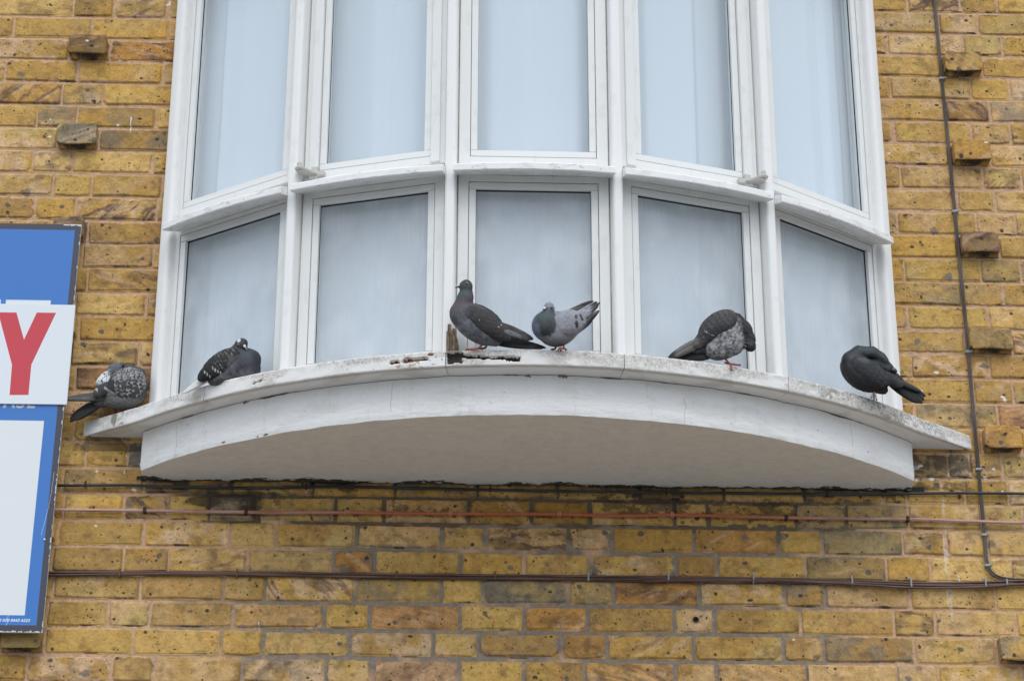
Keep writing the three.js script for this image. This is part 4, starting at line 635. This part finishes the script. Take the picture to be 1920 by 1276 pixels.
function pigeon(o) {
  const [fx, fy] = o.foot, base = onHeight(fx, fy, Y0 + 2.3555), depth = -base.clone().sub(camera.position).dot(CB[2]), s = depth / FOCAL;
  base.addScaledVector(new THREE.Vector3(base.x - BC[0], 0, base.z - BC[1]).normalize(), -(o.inset ?? 0.004));
  const t = thing('pigeon', o.label, 'pigeon', base.toArray(), 'pigeons perched on the bay window sill');
  const T = (x, y, w) => { const h = fy - y, ww = w - 0.42 * h; return V(0, 0, 0).addScaledVector(CB[0], (x - fx) * s).addScaledVector(CB[1], h * s).addScaledVector(CB[2], ww * s); };   // upright again: what rises also falls back from the slanting view plane
  const build = (prims, k, cell, col, disp) => {
    const f = sdfOf(prims, k, disp), { P, I } = surfaceNet(f, prims, cell), n = P.length / 3, Q = new Float32Array(n * 3), K = new Float32Array(n * 3);
    for (let i = 0; i < n; i++) { const [x, y, w] = [P[i * 3], P[i * 3 + 1], P[i * 3 + 2]], v = T(x, y, w); Q.set([v.x, v.y, v.z], i * 3); K.set(col(x, y, w), i * 3); }
    const g = new THREE.BufferGeometry(); g.setAttribute('position', new THREE.BufferAttribute(Q, 3)); g.setAttribute('color', new THREE.BufferAttribute(K, 3)); g.setIndex(I); g.computeVertexNormals(); return g;
  };
  const fluff = (x, y, w) => 0.9 * (n3(x * 0.35, y * 0.35, w * 0.35) - 0.5) + 0.5 * (n3(x * 0.9, y * 0.9, w * 0.9) - 0.5);
  const ruffle = o.ruffle ?? 1;
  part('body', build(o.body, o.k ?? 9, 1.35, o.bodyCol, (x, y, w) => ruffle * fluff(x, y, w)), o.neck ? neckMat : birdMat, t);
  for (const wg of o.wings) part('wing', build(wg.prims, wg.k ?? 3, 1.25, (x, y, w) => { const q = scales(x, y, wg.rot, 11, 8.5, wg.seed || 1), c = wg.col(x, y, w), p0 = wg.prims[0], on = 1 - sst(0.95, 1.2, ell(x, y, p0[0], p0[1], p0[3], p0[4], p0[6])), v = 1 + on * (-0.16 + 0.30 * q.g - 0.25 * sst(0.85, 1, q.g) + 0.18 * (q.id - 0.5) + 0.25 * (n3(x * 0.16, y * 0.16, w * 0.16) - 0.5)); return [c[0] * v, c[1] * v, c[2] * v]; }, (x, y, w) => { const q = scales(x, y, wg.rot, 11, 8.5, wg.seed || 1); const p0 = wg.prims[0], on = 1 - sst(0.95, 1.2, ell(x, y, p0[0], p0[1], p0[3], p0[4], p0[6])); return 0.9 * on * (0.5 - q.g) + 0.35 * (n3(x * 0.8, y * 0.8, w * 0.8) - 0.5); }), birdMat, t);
  // tail of separate feathers
  const tf = [];
  part('tail', build(o.tail, 0.8, 1.2, o.tailCol, (x, y, w) => 0.4 * (n3(x * 0.5, y * 0.5, w) - 0.5)), birdMat, t);
  const mesh = (g, m, name, pos, rotTo) => { if (rotTo) g.applyQuaternion(new THREE.Quaternion().setFromUnitVectors(V(0, 1, 0), rotTo)); g.translate(pos.x, pos.y, pos.z); return part(name, g, m, t); };
  if (o.beak) {
    const [ax, ay, aw, bx, by, bw] = o.beak, a = T(ax, ay, aw), b = T(bx, by, bw), dir = b.clone().sub(a), len = dir.length(); dir.normalize();
    const g = new THREE.CylinderGeometry(0.0012, 0.0046, len, 10, 3); const p = g.attributes.position; for (let i = 0; i < p.count; i++) if (p.getY(i) > len * 0.3) p.setX(i, p.getX(i)); 
    mesh(g, new THREE.MeshStandardMaterial({ color: o.beakCol ?? 0x33363b, roughness: 0.5 }), 'beak', a.clone().add(b).multiplyScalar(0.5), dir);
    if (o.cere) { const [cx, cy, cw] = o.cere, c = new THREE.SphereGeometry(0.0042, 12, 8); c.scale(0.8, 1.4, 0.8); mesh(c, new THREE.MeshStandardMaterial({ color: 0xdcd8d0, roughness: 0.7 }), 'cere', T(cx, cy, cw), dir); }
  }
  for (const [ex, ey, ew, dark] of o.eyes || []) { const c = T(ex, ey, ew), e = part('eye', new THREE.SphereGeometry(0.0037, 14, 10).translate(c.x, c.y, c.z), dark ? pupilMat : eyeMat, t); const pc = T(ex - 0.3, ey, ew + 1.5); part('pupil', new THREE.SphereGeometry(0.0026, 10, 8).translate(pc.x, pc.y, pc.z), pupilMat, e); }
  // legs and toes
  const lm = new THREE.MeshStandardMaterial({ color: o.legCol ?? 0x9a4a45, roughness: 0.6 });
  for (const lg of o.legs) {
    const gs = lg.map((chain) => { const pts = chain.map((p) => T(...p)); const g = new THREE.TubeGeometry(new THREE.CatmullRomCurve3(pts), 10, chain.r ?? 0.0026, 7, false); return g; });
    part('leg', merge(gs), lm, t);
    const claws = lg.slice(1).map((ch) => { const p = T(...ch[ch.length - 1]), g = new THREE.ConeGeometry(0.0018, 0.007, 6); g.rotateX(Math.PI * 0.75); g.translate(p.x, p.y - 0.001, p.z + 0.002); return g; });
    for (const cl of claws) part('claw', cl, pupilMat, t);
  }
  return t;
}
const K = (r, g, b, k = 0.74) => lin(r, g, b, k);
const nz = (x, y, w, f) => n3(x * f, y * f, w * f);
const tone = (c, v) => [c[0] * v, c[1] * v, c[2] * v];

// 1: speckled bird asleep at the far left of the sill, head turned over its back
const nib = (x, y, w) => 0.78 + 0.44 * nz(x, y, w, 0.9);                      // grain of single barbs
pigeon({
  foot: [224, 779], inset: 0.0, label: 'black and white speckled pigeon preening at the sill end next to the sign', ruffle: 1.6, k: 6,
  body: [[229, 728, 0, 43, 38, 35, -10], [234, 746, 4, 37, 20, 28, -10], [236, 692, 4, 10, 254, 703, 4, 14], [216, 691, 10, 16, 11.5, 12, 6], [206, 694, 12, 9, 10.5, 10], [190, 710, -4, 16, 11, 13, -48], [182, 716, -3, 10, 6, 9, -50], [194, 751, -2, 22, 13, 15, -15]],
  bodyCol: (x, y, w) => {
    const n = nz(x, y, w, 0.25), f = nz(x, y, w, 0.9); let c = K(118, 117, 116);
    c = mix3(c, K(84, 88, 92), sst(256, 268, x + 6 * n) * (1 - sst(742, 756, y)));
    if (y < 704) c = mix3(c, mix3(K(84, 92, 100), K(62, 70, 74), sst(0.4, 0.6, nz(x, y, w, 0.3))), 1 - sst(700, 706, y + 3 * n));
    if (x < 219 + 2 * f && y < 705) c = mix3(c, K(104, 108, 118), 0.9);
    if (x > 232 && y < 703) c = mix3(c, K(74, 80, 82), sst(232, 242, x));
    c = mix3(c, mix3(K(250, 252, 255), K(120, 122, 126), sst(0.55, 0.7, nz(x, y, w, 0.42))), (1 - sst(199, 207, x + 10 * (f - 0.5))) * sst(690, 697, y) * (1 - sst(718, 727, y + 8 * (f - 0.5) + 0.3 * (x - 190))));
    c = mix3(c, K(112, 111, 108), sst(752, 762, y)); if (x < 196 && y > 738) c = mix3(c, K(60, 60, 60), 0.7); return tone(c, nib(x, y, w));
  },
  wings: [{ rot: 165, seed: 3, prims: [[238, 719, 25, 36, 31, 15, -8], [198, 729, 20, 25, 13, 9, -25], [166, 743, 10, 48, 7, 5, -7], [176, 747, 12, 38, 5, 4, -3]], col: (x, y, w) => {
    const q = scales(x, y, 165, 11, 7.5, 3), q2 = scales(x + 3, y - 2, 200, 6, 5, 9), f = nz(x, y, w, 0.8), m = nz(x, y, w, 0.14); let c = K(44, 46, 50);
    const sp = sst(206, 222, x + 8 * (m - 0.5)) * (1 - sst(744, 750, y + 6 * (m - 0.5))), up = 1 - sst(706, 716, y); c = mix3(c, K(178, 177, 176), clamp(sp * Math.max((q.id > 0.34 ? sst(0.35, 0.55, q.g) * (1 - 0.75 * sst(0.86, 0.95, q.g)) : 0.1), up * 0.75 * sst(0.4, 0.7, q2.g))) * 0.95);
    c = mix3(c, K(120, 122, 126), 0.55 * sst(262, 272, x));
    if (x > 196 && x < 234 && y > 724 && y < 746) c = mix3(c, K(28, 28, 30), 0.8 * (1 - sp * 0.4));
    if (x < 216 && y > 712) { c = K(54, 56, 62); const e1 = Math.abs((x - 176) * 0.75 - (y - 726)), e2 = Math.abs((x - 198) * 0.62 - (y - 727)); if (e1 < 2.8 && x > 171 && x < 184) c = K(186, 186, 188); if (e2 < 2.4 && x > 196 && x < 218) c = K(178, 175, 170); }
    if (x < 190 && y > 734) c = K(80, 79, 77); if (x < 205 && y > 744) c = mix3(K(112, 110, 106), K(72, 71, 69), sst(0.4, 0.6, nz(x * 0.2, y * 2, 0, 0.5))); if (x < 126) c = K(62, 62, 62);
    return tone(c, nib(x, y, w)); } },
  { rot: 165, seed: 5, prims: [[226, 718, -26, 36, 28, 12, -12], [186, 737, -16, 30, 9, 6, -20]], col: (x, y, w) => tone(K(56, 58, 62), nib(x, y, w)) }],
  tail: [[164, 761, -6, 38, 6.5, 4, -30], [160, 766, -3, 36, 6.5, 4, -33], [158, 771, 0, 34, 6, 4, -36], [168, 771, 3, 30, 5.5, 4, -33]], tailCol: (x, y, w) => tone(K(26, 25, 26), 0.6 + 0.8 * nz(x * 0.3, y, w, 0.7)),
  eyes: [[227, 684.5, 19.5, true]], legs: [[[[219, 756, 6], [222, 767, 8], [224, 776, 10]], [[224, 776, 10], [226, 781, 13], [225, 787, 15]], [[224, 777, 10], [231, 778, 13], [234, 782, 15]]], [[[212, 760, -6], [214, 769, -5], [216, 775, -4]], [[216, 775, -4], [213, 776, -1], [211, 779, 2]]]]
});
// 2: dark bird crouching, white tail and white forehead
pigeon({
  foot: [420, 722], inset: -0.006, label: 'dark pigeon with a white tail crouching in front of the leftmost lower pane', neck: true, ruffle: 1.0, k: 6,
  body: [[453, 645.5, 8, 11, 10.4, 10.3], [449, 650, 6, 10.5, 441, 668, 4, 19], [463, 685, 6, 26, 31, 26], [472, 676, -6, 17, 17, 17], [438, 692, 0, 52, 27, 30, -28], [418, 708, 6, 25, 15, 22, -22], [466, 700, 8, 25, 18, 22, -20]],
  bodyCol: (x, y, w) => {
    const f = nz(x, y, w, 0.9), n = nz(x, y, w, 0.2); let c = mix3(K(74, 77, 84), K(100, 100, 104), sst(0.35, 0.7, n));
    c = mix3(c, K(48, 50, 62), sst(438, 454, x + 8 * (n - 0.5)) * (1 - sst(690, 706, y + 10 * (n - 0.5)))); c = mix3(c, K(46, 62, 68), 1 - sst(662, 674, y + 6 * (n - 0.5))); c = mix3(c, K(42, 45, 54), 1 - sst(652, 660, y));
    c = mix3(c, K(30, 34, 42), sst(470, 484, x) * (1 - sst(692, 706, y)) * 0.8);
    if (Math.hypot(x - 447.8, (y - 639.0) * 0.72) < 2.2 + 1.5 * f) c = K(220, 222, 228); if (Math.hypot(x - 459, y - 645) < 6 && y < 650) c = mix3(c, K(34, 37, 48), 0.7); return tone(c, nib(x, y, w));
  },
  wings: [{ rot: 140, seed: 7, prims: [[416, 683, 22, 41, 21, 12, -37], [393, 699, 18, 23, 13, 6, -42], [389, 705, 15, 17, 6, 4, -30]], col: (x, y, w) => {
    const q = scales(x, y, 140, 7, 5, 7), f = nz(x, y, w, 0.9); let c = tone(K(24, 25, 28), 0.8 + 0.5 * q.g);
    const region = sst(402, 410, x) * (1 - sst(696, 703, y)); c = mix3(c, K(172, 168, 162), region * (q.rim * (q.id > 0.42 ? 0.85 : 0.1)));
    const row2 = Math.abs((x - 405) * 0.62 - (y - 692)) < 2.8 && x > 402 && x < 428, row3 = Math.abs((x - 388) * 0.85 - (y - 698)) < 2.6 && x > 386 && x < 402; if ((row2 || row3) && Math.sin(x * 1.25) > -0.1) c = mix3(c, K(212, 210, 206), 0.9);
    if (x > 431 && y > 668) c = mix3(c, K(92, 94, 98), 0.75); return tone(c, nib(x, y, w)); } }],
  tail: [[374, 719, 2, 36, 4.5, 7, -34], [377, 722, 6, 33, 4, 5, -30], [374, 716, -4, 35, 3.6, 5, -36]], tailCol: (x, y, w) => tone(K(240, 238, 234), 0.84 + 0.24 * nz(x * 0.4, y * 1.4, w, 0.6)),
  beak: [458.5, 649, 15, 465, 658, 21], cere: [459.6, 650.5, 18.6], beakCol: 0x6a7078, eyes: [[447.3, 648, 17.0]], legs: [[[[438, 714, 10], [440, 719, 12], [442, 721, 14]], [[442, 721, 14], [446, 720, 17], [449, 720, 19]]]]
});
// 3: tall dark bird in profile, facing left
pigeon({
  foot: [897, 655], inset: 0.0, label: 'tall dark pigeon standing in profile above the black rot in the sill', neck: true, ruffle: 0.8, k: 5,
  body: [[873, 534, 0, 11.6, 11.8, 9.5], [866, 535.5, 0, 6.5, 6, 6.5], [874, 540, 0, 10.5, 872, 556, 0, 14.5], [872, 556, 0, 14.5, 864, 584, 0, 21], [864, 590, 0, 21, 22, 23], [892, 606, 0, 53, 32, 31, 36], [903, 622, 0, 32, 22, 26, 30], [926, 638, 0, 16, 11, 14, 15]],
  bodyCol: (x, y, w) => {
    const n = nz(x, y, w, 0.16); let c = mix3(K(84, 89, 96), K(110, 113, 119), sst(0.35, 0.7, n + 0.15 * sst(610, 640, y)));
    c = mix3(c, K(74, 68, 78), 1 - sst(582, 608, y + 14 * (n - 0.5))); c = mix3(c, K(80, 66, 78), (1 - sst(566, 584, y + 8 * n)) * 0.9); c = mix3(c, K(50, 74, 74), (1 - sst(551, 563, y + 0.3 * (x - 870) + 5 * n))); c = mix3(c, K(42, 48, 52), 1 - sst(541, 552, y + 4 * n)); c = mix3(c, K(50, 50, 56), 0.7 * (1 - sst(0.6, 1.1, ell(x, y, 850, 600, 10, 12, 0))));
    return tone(c, nib(x, y, w));
  },
  wings: [{ rot: 30, seed: 11, prims: [[902, 602, 20, 42, 22, 13, 33], [929, 618, 19, 34, 17, 9, 29], [964, 620, 13, 40, 7.5, 4.5, 24, -0.15, 0], [962, 628, 15, 34, 5, 3.5, 17, -0.1, 0]], col: (x, y, w) => {
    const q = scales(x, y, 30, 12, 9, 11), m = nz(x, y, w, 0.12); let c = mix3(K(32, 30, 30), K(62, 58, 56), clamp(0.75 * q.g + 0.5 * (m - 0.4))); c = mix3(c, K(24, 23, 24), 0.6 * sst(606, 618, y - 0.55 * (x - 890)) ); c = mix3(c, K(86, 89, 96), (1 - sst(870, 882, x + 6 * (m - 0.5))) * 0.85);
    const pr = sst(958, 966, x + 0.5 * (y - 620)); if (pr > 0) c = mix3(c, mix3(K(84, 80, 78), K(54, 52, 52), sst(0.42, 0.58, nz(x * 0.25, y * 1.6 - x * 0.55, 0, 0.75))), pr);
    const e = ell(x, y, 962, 625, 19, 5, 20); c = mix3(c, mix3(K(136, 136, 142), K(96, 95, 99), sst(0.4, 0.6, nz(x * 0.2, y * 2 - x * 0.6, 0, 0.8))), 0.9 * (1 - sst(0.8, 1.05, e))); c = mix3(c, K(40, 38, 38), sst(984, 992, x));
    if (ell(x, y, 935, 612.5, 1.7, 1.5, 0) < 1 || ell(x, y, 940, 609, 1.2, 1.2, 0) < 1 || ell(x, y, 899, 600, 1.2, 1.2, 0) < 1) c = K(170, 168, 164); return tone(c, nib(x, y, w)); } },
  { rot: 30, seed: 13, prims: [[908, 595, -18, 41, 19, 12, 33], [950, 617, -14, 42, 7, 5, 26]], col: (x, y, w) => tone(K(54, 52, 54), nib(x, y, w)) }],
  tail: [[976, 641, -3, 50, 5.5, 4, 13], [971, 645, 0, 48, 5.5, 4, 10], [964, 648, 2, 42, 5, 4, 6]], tailCol: (x, y, w) => tone(K(28, 27, 28), 0.65 + 0.7 * nz(x * 0.3, y * 1.2, w, 0.6)),
  beak: [863, 534.5, 0, 851.8, 538, 0], cere: [858.6, 534, 2.2], eyes: [[874.6, 530.5, 8.2]],
  legs: [[[[904, 643, 6], [901, 649, 6], [897, 653, 6]], [[897, 653, 6], [886, 654, 8], [873, 655, 9]], [[897, 653, 6], [890, 655, 13], [884, 656, 17]], [[897, 653, 6], [902, 653.5, 2], [906, 654, 0]]], [[[912, 645, -10], [911, 650, -10], [909, 652.5, -10]], [[909, 652.5, -10], [900, 653, -9], [893, 653.5, -8]]]]
});
// 4: pale grey bird looking at the street, tail up to the right
pigeon({
  foot: [1052, 656], inset: 0.0, label: 'pale grey pigeon with barred wing and raised tail beside the tall dark one', neck: true, ruffle: 0.8, k: 6,
  body: [[1030, 576.5, 8, 10, 11, 10], [1029.5, 583, 8, 9.5, 1024, 601, 10, 18], [1020, 611, 10, 23, 27, 25], [1046, 615, -2, 41, 32, 31, -6], [1042, 631, 3, 27, 19, 22], [1082, 612, -14, 22, 13, 14, -35]],
  bodyCol: (x, y, w) => {
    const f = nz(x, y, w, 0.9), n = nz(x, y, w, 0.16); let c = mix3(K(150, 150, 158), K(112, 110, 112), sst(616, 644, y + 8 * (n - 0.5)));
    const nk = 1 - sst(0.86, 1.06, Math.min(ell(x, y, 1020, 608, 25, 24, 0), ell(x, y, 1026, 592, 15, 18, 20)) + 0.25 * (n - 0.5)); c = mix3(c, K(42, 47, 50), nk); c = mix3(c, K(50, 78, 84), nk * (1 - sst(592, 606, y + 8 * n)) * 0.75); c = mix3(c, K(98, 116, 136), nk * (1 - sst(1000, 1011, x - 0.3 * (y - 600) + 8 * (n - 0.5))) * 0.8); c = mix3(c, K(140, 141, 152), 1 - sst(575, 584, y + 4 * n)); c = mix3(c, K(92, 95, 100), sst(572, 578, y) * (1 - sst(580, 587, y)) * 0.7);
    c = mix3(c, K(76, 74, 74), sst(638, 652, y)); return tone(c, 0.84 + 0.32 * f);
  },
  wings: [{ rot: -25, seed: 17, prims: [[1064, 606, 15, 34, 25, 17, -18], [1086, 596, 10, 24, 13, 8, -32], [1106, 581, 4, 26, 4, 3, -36], [1104, 588, 6, 25, 4, 3, -38], [1098, 578, -1, 28, 4, 3, -30], [1094, 601, 8, 22, 8, 5, -50]], col: (x, y, w) => {
    const f = nz(x, y, w, 0.7), m = nz(x, y, w, 0.14), q = scales(x, y, -20, 12, 9, 17); let c = tone(K(158, 159, 168), 0.92 + 0.14 * q.g); c = mix3(c, K(142, 134, 136), sst(610, 632, y + 8 * (m - 0.5)));
    const jag = 2.6 * (scales(x, y, 70, 6, 7, 17).g - 0.5), d1 = Math.abs(x - 1080.5 - 0.07 * (y - 600) - jag), d2 = Math.abs(x - 1089.5 - 0.35 * (y - 592) - jag); if (d1 < 2.7 && y > 589 && y < 614 && m + f > 0.62) c = K(52, 48, 52); if (d2 < 2.4 && y < 601 && y > 588) c = K(58, 54, 58);
    const tp = sst(1104, 1114, x + 14 * (nz(x * 0.25, y * 2 + x * 1.3, 0, 0.6) - 0.5)); c = mix3(c, K(52, 50, 56), tp); if (x > 1100 && x < 1110 && y > 588) c = mix3(c, K(48, 46, 50), sst(0.5, 0.62, nz(x * 0.2, y * 1.6 + x, 3, 0.5))); c = mix3(c, K(116, 110, 112), 0.8 * sst(0, 4, y - 604 + (x - 1092) * 1.2 - 6)* sst(1080, 1088, x)); return tone(c, 0.86 + 0.28 * f); } },
  { rot: -25, seed: 19, prims: [[1052, 606, -22, 26, 20, 10, -15], [1087, 575, -20, 31, 5, 3.5, -24]], col: (x, y, w) => tone(mix3(K(116, 108, 106), K(44, 41, 42), sst(0.38, 0.55, nz(x * 0.3, y * 1.5 + x * 0.6, 0, 0.5) + 0.5 * sst(1080, 1104, x) - 0.1)), nib(x, y, w)) }],
  tail: [[1104, 598, -14, 28, 5, 4, -38], [1101, 604, -12, 29, 5, 4, -41], [1096, 610, -11, 29, 5, 4, -42], [1091, 615, -10, 26, 5, 4, -36]], tailCol: (x, y, w) => tone(mix3(K(132, 127, 128), K(52, 50, 54), sst(0.42, 0.56, nz(x * 0.35, y * 1.2 + x, w, 0.22) + 0.35 * sst(1106, 1122, x) - 0.1)), nib(x, y, w)),
  beak: [1023, 576, 15, 1018.5, 580, 20], cere: [1021.5, 577, 17.6], beakCol: 0x55575c, eyes: [[1034.5, 576.6, 16.2, true]],
  legs: [[[[1057, 644, 6], [1056.5, 650, 7], [1056, 653, 8]], [[1056, 653, 8], [1049, 652.5, 11], [1046, 656.5, 13]], [[1056, 653, 8], [1060, 653.5, 11], [1061, 656, 13]], [[1056, 653, 8], [1052, 654, 14], [1051, 656.5, 17]]], [[[1043, 648, -6], [1042, 651, -5], [1041, 654, -4]], [[1041, 654, -4], [1037, 654.5, -1], [1034, 655, 2]]]]
});
// 5: grey bird preening its breast
pigeon({
  foot: [1370, 689], inset: -0.003, label: 'grey pigeon bending its dark head down to preen its pale breast', ruffle: 2.4, k: 5,
  body: [[1356, 631, 0, 41, 42, 33], [1346, 654, 5, 29, 22, 25], [1376, 640, 8, 22, 26, 20], [1382, 602, 2, 16, 1399, 618, 4, 12.5], [1398, 616, 4, 12.5, 1407, 636, 7, 11], [1406, 648, 10, 12.5, 11, 11, 62], [1316, 651, -2, 24, 13, 17, -25]],
  bodyCol: (x, y, w) => {
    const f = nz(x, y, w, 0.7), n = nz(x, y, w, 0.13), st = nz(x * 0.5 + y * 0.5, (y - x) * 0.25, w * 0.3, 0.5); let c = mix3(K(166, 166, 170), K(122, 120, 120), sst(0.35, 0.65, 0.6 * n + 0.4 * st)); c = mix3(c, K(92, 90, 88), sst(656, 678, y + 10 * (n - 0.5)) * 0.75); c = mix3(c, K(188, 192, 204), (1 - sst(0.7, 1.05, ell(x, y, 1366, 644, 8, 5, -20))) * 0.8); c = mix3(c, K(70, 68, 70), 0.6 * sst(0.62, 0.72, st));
    const nk = clamp(sst(1391, 1397, x + 5 * (f - 0.5) + 0.12 * (628 - y)) + (1 - sst(594, 606, y + 6 * n))); c = mix3(c, K(26, 27, 31), nk); if (x > 1396) c = mix3(c, K(40, 58, 68), 0.8 * (1 - sst(0.4, 1, ell(x, y, 1408, 644, 8, 5, -30)))); if (x < 1324) c = mix3(c, K(44, 43, 45), 0.85); return tone(c, 0.74 + 0.52 * f);
  },
  wings: [{ rot: 145, seed: 23, prims: [[1346, 611, 21, 42, 24, 15, -35], [1319, 634, 20, 25, 13, 8, -42], [1284, 653, 13, 38, 7, 4.5, -30], [1292, 657, 15, 34, 4.5, 4, -25]], col: (x, y, w) => {
    const q = scales(x, y, 145, 10, 8, 23), m = nz(x, y, w, 0.13); let c = mix3(K(44, 44, 49), K(86, 83, 85), clamp(0.55 * q.g + 0.6 * (m - 0.3))); c = mix3(c, K(150, 142, 136), q.rim * (q.id > 0.66 ? 0.45 : 0.05)); c = mix3(c, K(34, 40, 48), 0.85 * (1 - sst(0.7, 1.05, ell(x, y, 1345, 622, 26, 10, -20))));
    const e = Math.abs((x - 1322) * 0.55 - (y - 622)); if (e < 1.5 + 1.2 * (q.g - 0.5) && x > 1320 && x < 1346 && nz(x, y, w, 0.35) > 0.45) c = K(160, 154, 150); const pr = 1 - sst(1308, 1316, x - 0.6 * (y - 645)); if (pr > 0) c = mix3(c, mix3(K(84, 82, 82), K(126, 120, 114), sst(0.5, 0.6, nz(x * 0.2 + y * 0.35, y * 2 + x * 1.1, 0, 0.55))), pr); c = mix3(c, K(36, 35, 36), 1 - sst(1260, 1270, x)); return tone(c, nib(x, y, w)); } },
  { rot: 145, seed: 29, prims: [[1352, 613, -22, 40, 24, 12, -35]], col: (x, y, w) => tone(K(58, 58, 62), nib(x, y, w)) }],
  tail: [[1294, 661, 2, 37, 5.5, 4, -22], [1299, 665, 4, 35, 5.5, 4, -17], [1306, 669, 6, 27, 5.5, 5, -14], [1316, 671, 6, 20, 6, 6, -8]], tailCol: (x, y, w) => tone(K(30, 29, 31), 0.6 + 0.8 * nz(x * 0.3, y * 1.2, w, 0.6)),
  beak: [1398, 651, 17, 1391, 647, 20], beakCol: 0x40444a, eyes: [[1401.5, 645, 19.5, true]],
  legs: [[[[1357, 670, 8], [1362, 677, 9], [1367.5, 682.5, 10]], [[1367.5, 682.5, 10], [1378, 684, 12], [1387, 685, 13]], [[1367.5, 682.5, 10], [1369.5, 688, 15], [1369, 694, 18]], [[1367.5, 682.5, 10], [1362, 681.5, 4], [1359, 680.5, 2]]]]
});
// 6: black bird at the right with its head tucked over its back
pigeon({
  foot: [1637, 742], inset: -0.006, label: 'black pigeon with its head tucked over its back at the right end', neck: true, ruffle: 1.2, k: 4,
  body: [[1617, 702, 0, 44, 31, 32, 32], [1604, 688, 2, 27, 26, 27, 20], [1596, 676, 8, 17, 1612, 662, 6, 12.5], [1612, 661, 6, 11.5, 1638, 662, 1, 11], [1638, 662, 1, 11, 1652, 670, -2, 10.5], [1656, 674, -3, 15, 9.5, 9.5, 38], [1646, 682, -4, 18, 10, 10, 35], [1660, 690, -5, 13, 9, 9, 40], [1640, 724, 0, 25, 13, 19, 25], [1651, 734, 2, 9, 5, 7, 20], [1668, 685, -9, 14, 6, 7, 45]],
  bodyCol: (x, y, w) => { const f = nz(x, y, w, 0.8), m = nz(x, y, w, 0.12); let c = K(25, 25, 29); const nk = 1 - sst(674, 690, y + 8 * (m - 0.5) - 0.25 * (x - 1620)); c = mix3(c, K(38, 46, 52), nk * 0.8); c = mix3(c, K(26, 66, 62), nk * 0.6 * (1 - sst(0.5, 1.1, Math.min(ell(x, y, 1621, 659, 12, 6, 20), ell(x, y, 1658, 670, 8, 4, 40)) + 0.4 * (m - 0.5)))); c = mix3(c, K(58, 50, 60), nk * 0.5 * (1 - sst(0.5, 1.1, ell(x, y, 1648, 664, 8, 6, 30)))); c = mix3(c, K(60, 62, 66), 0.35 * (1 - sst(0.6, 1.1, ell(x, y, 1593, 680, 7, 13, 20)))); return tone(c, 0.68 + 0.64 * f); },
  wings: [{ rot: 30, seed: 37, prims: [[1627, 699, 21, 43, 22, 14, 34], [1663, 711, 16, 30, 12, 7, 28], [1695, 722, 6, 34, 5.5, 5, 24, -0.1, 0]], col: (x, y, w) => { const q = scales(x, y, 30, 12, 9, 37), f = nz(x, y, w, 0.8), m = nz(x, y, w, 0.13); let c = mix3(K(22, 22, 26), K(44, 46, 54), clamp(0.5 * q.g + 0.7 * (m - 0.4))); c = mix3(c, K(84, 90, 104), 0.6 * (1 - sst(0.5, 1.1, ell(x, y, 1616, 676, 14, 6, 15)))); c = mix3(c, K(78, 80, 88), q.rim * (q.id > 0.6 ? 0.4 : 0.08)); c = mix3(c, K(62, 60, 62), 0.7 * sst(1672, 1684, x)); return tone(c, 0.74 + 0.52 * f); } },
  { rot: 30, seed: 41, prims: [[1632, 690, -18, 40, 20, 11, 33], [1680, 706, -14, 22, 7, 6, 38], [1674, 693, -8, 12, 5.5, 4, 32]], col: (x, y, w) => tone(mix3(K(38, 38, 42), K(124, 122, 117), 0.8 * (1 - sst(0.7, 1.1, ell(x, y, 1674, 690, 9, 4, 26)))), nib(x, y, w)) }],
  tail: [[1700, 727, -3, 38, 8, 4, 27], [1698, 732, -1, 38, 8, 4, 30], [1695, 736, 1, 38, 8, 4, 33], [1690, 737, 2, 34, 7, 4, 35]], tailCol: (x, y, w) => tone(K(20, 19, 21), 0.6 + 0.8 * nz(x * 0.3, y * 1.2, w, 0.6)),
  legCol: 0xb09590, legs: [[[[1636, 722, 8], [1636, 733, 9], [1635.5, 738, 10]], [[1635.5, 738, 10], [1637, 745, 15], [1638, 750, 18]], [[1635.5, 738, 10], [1630, 742, 15], [1628, 746, 17]]]]
});

renderer.render(scene, camera);
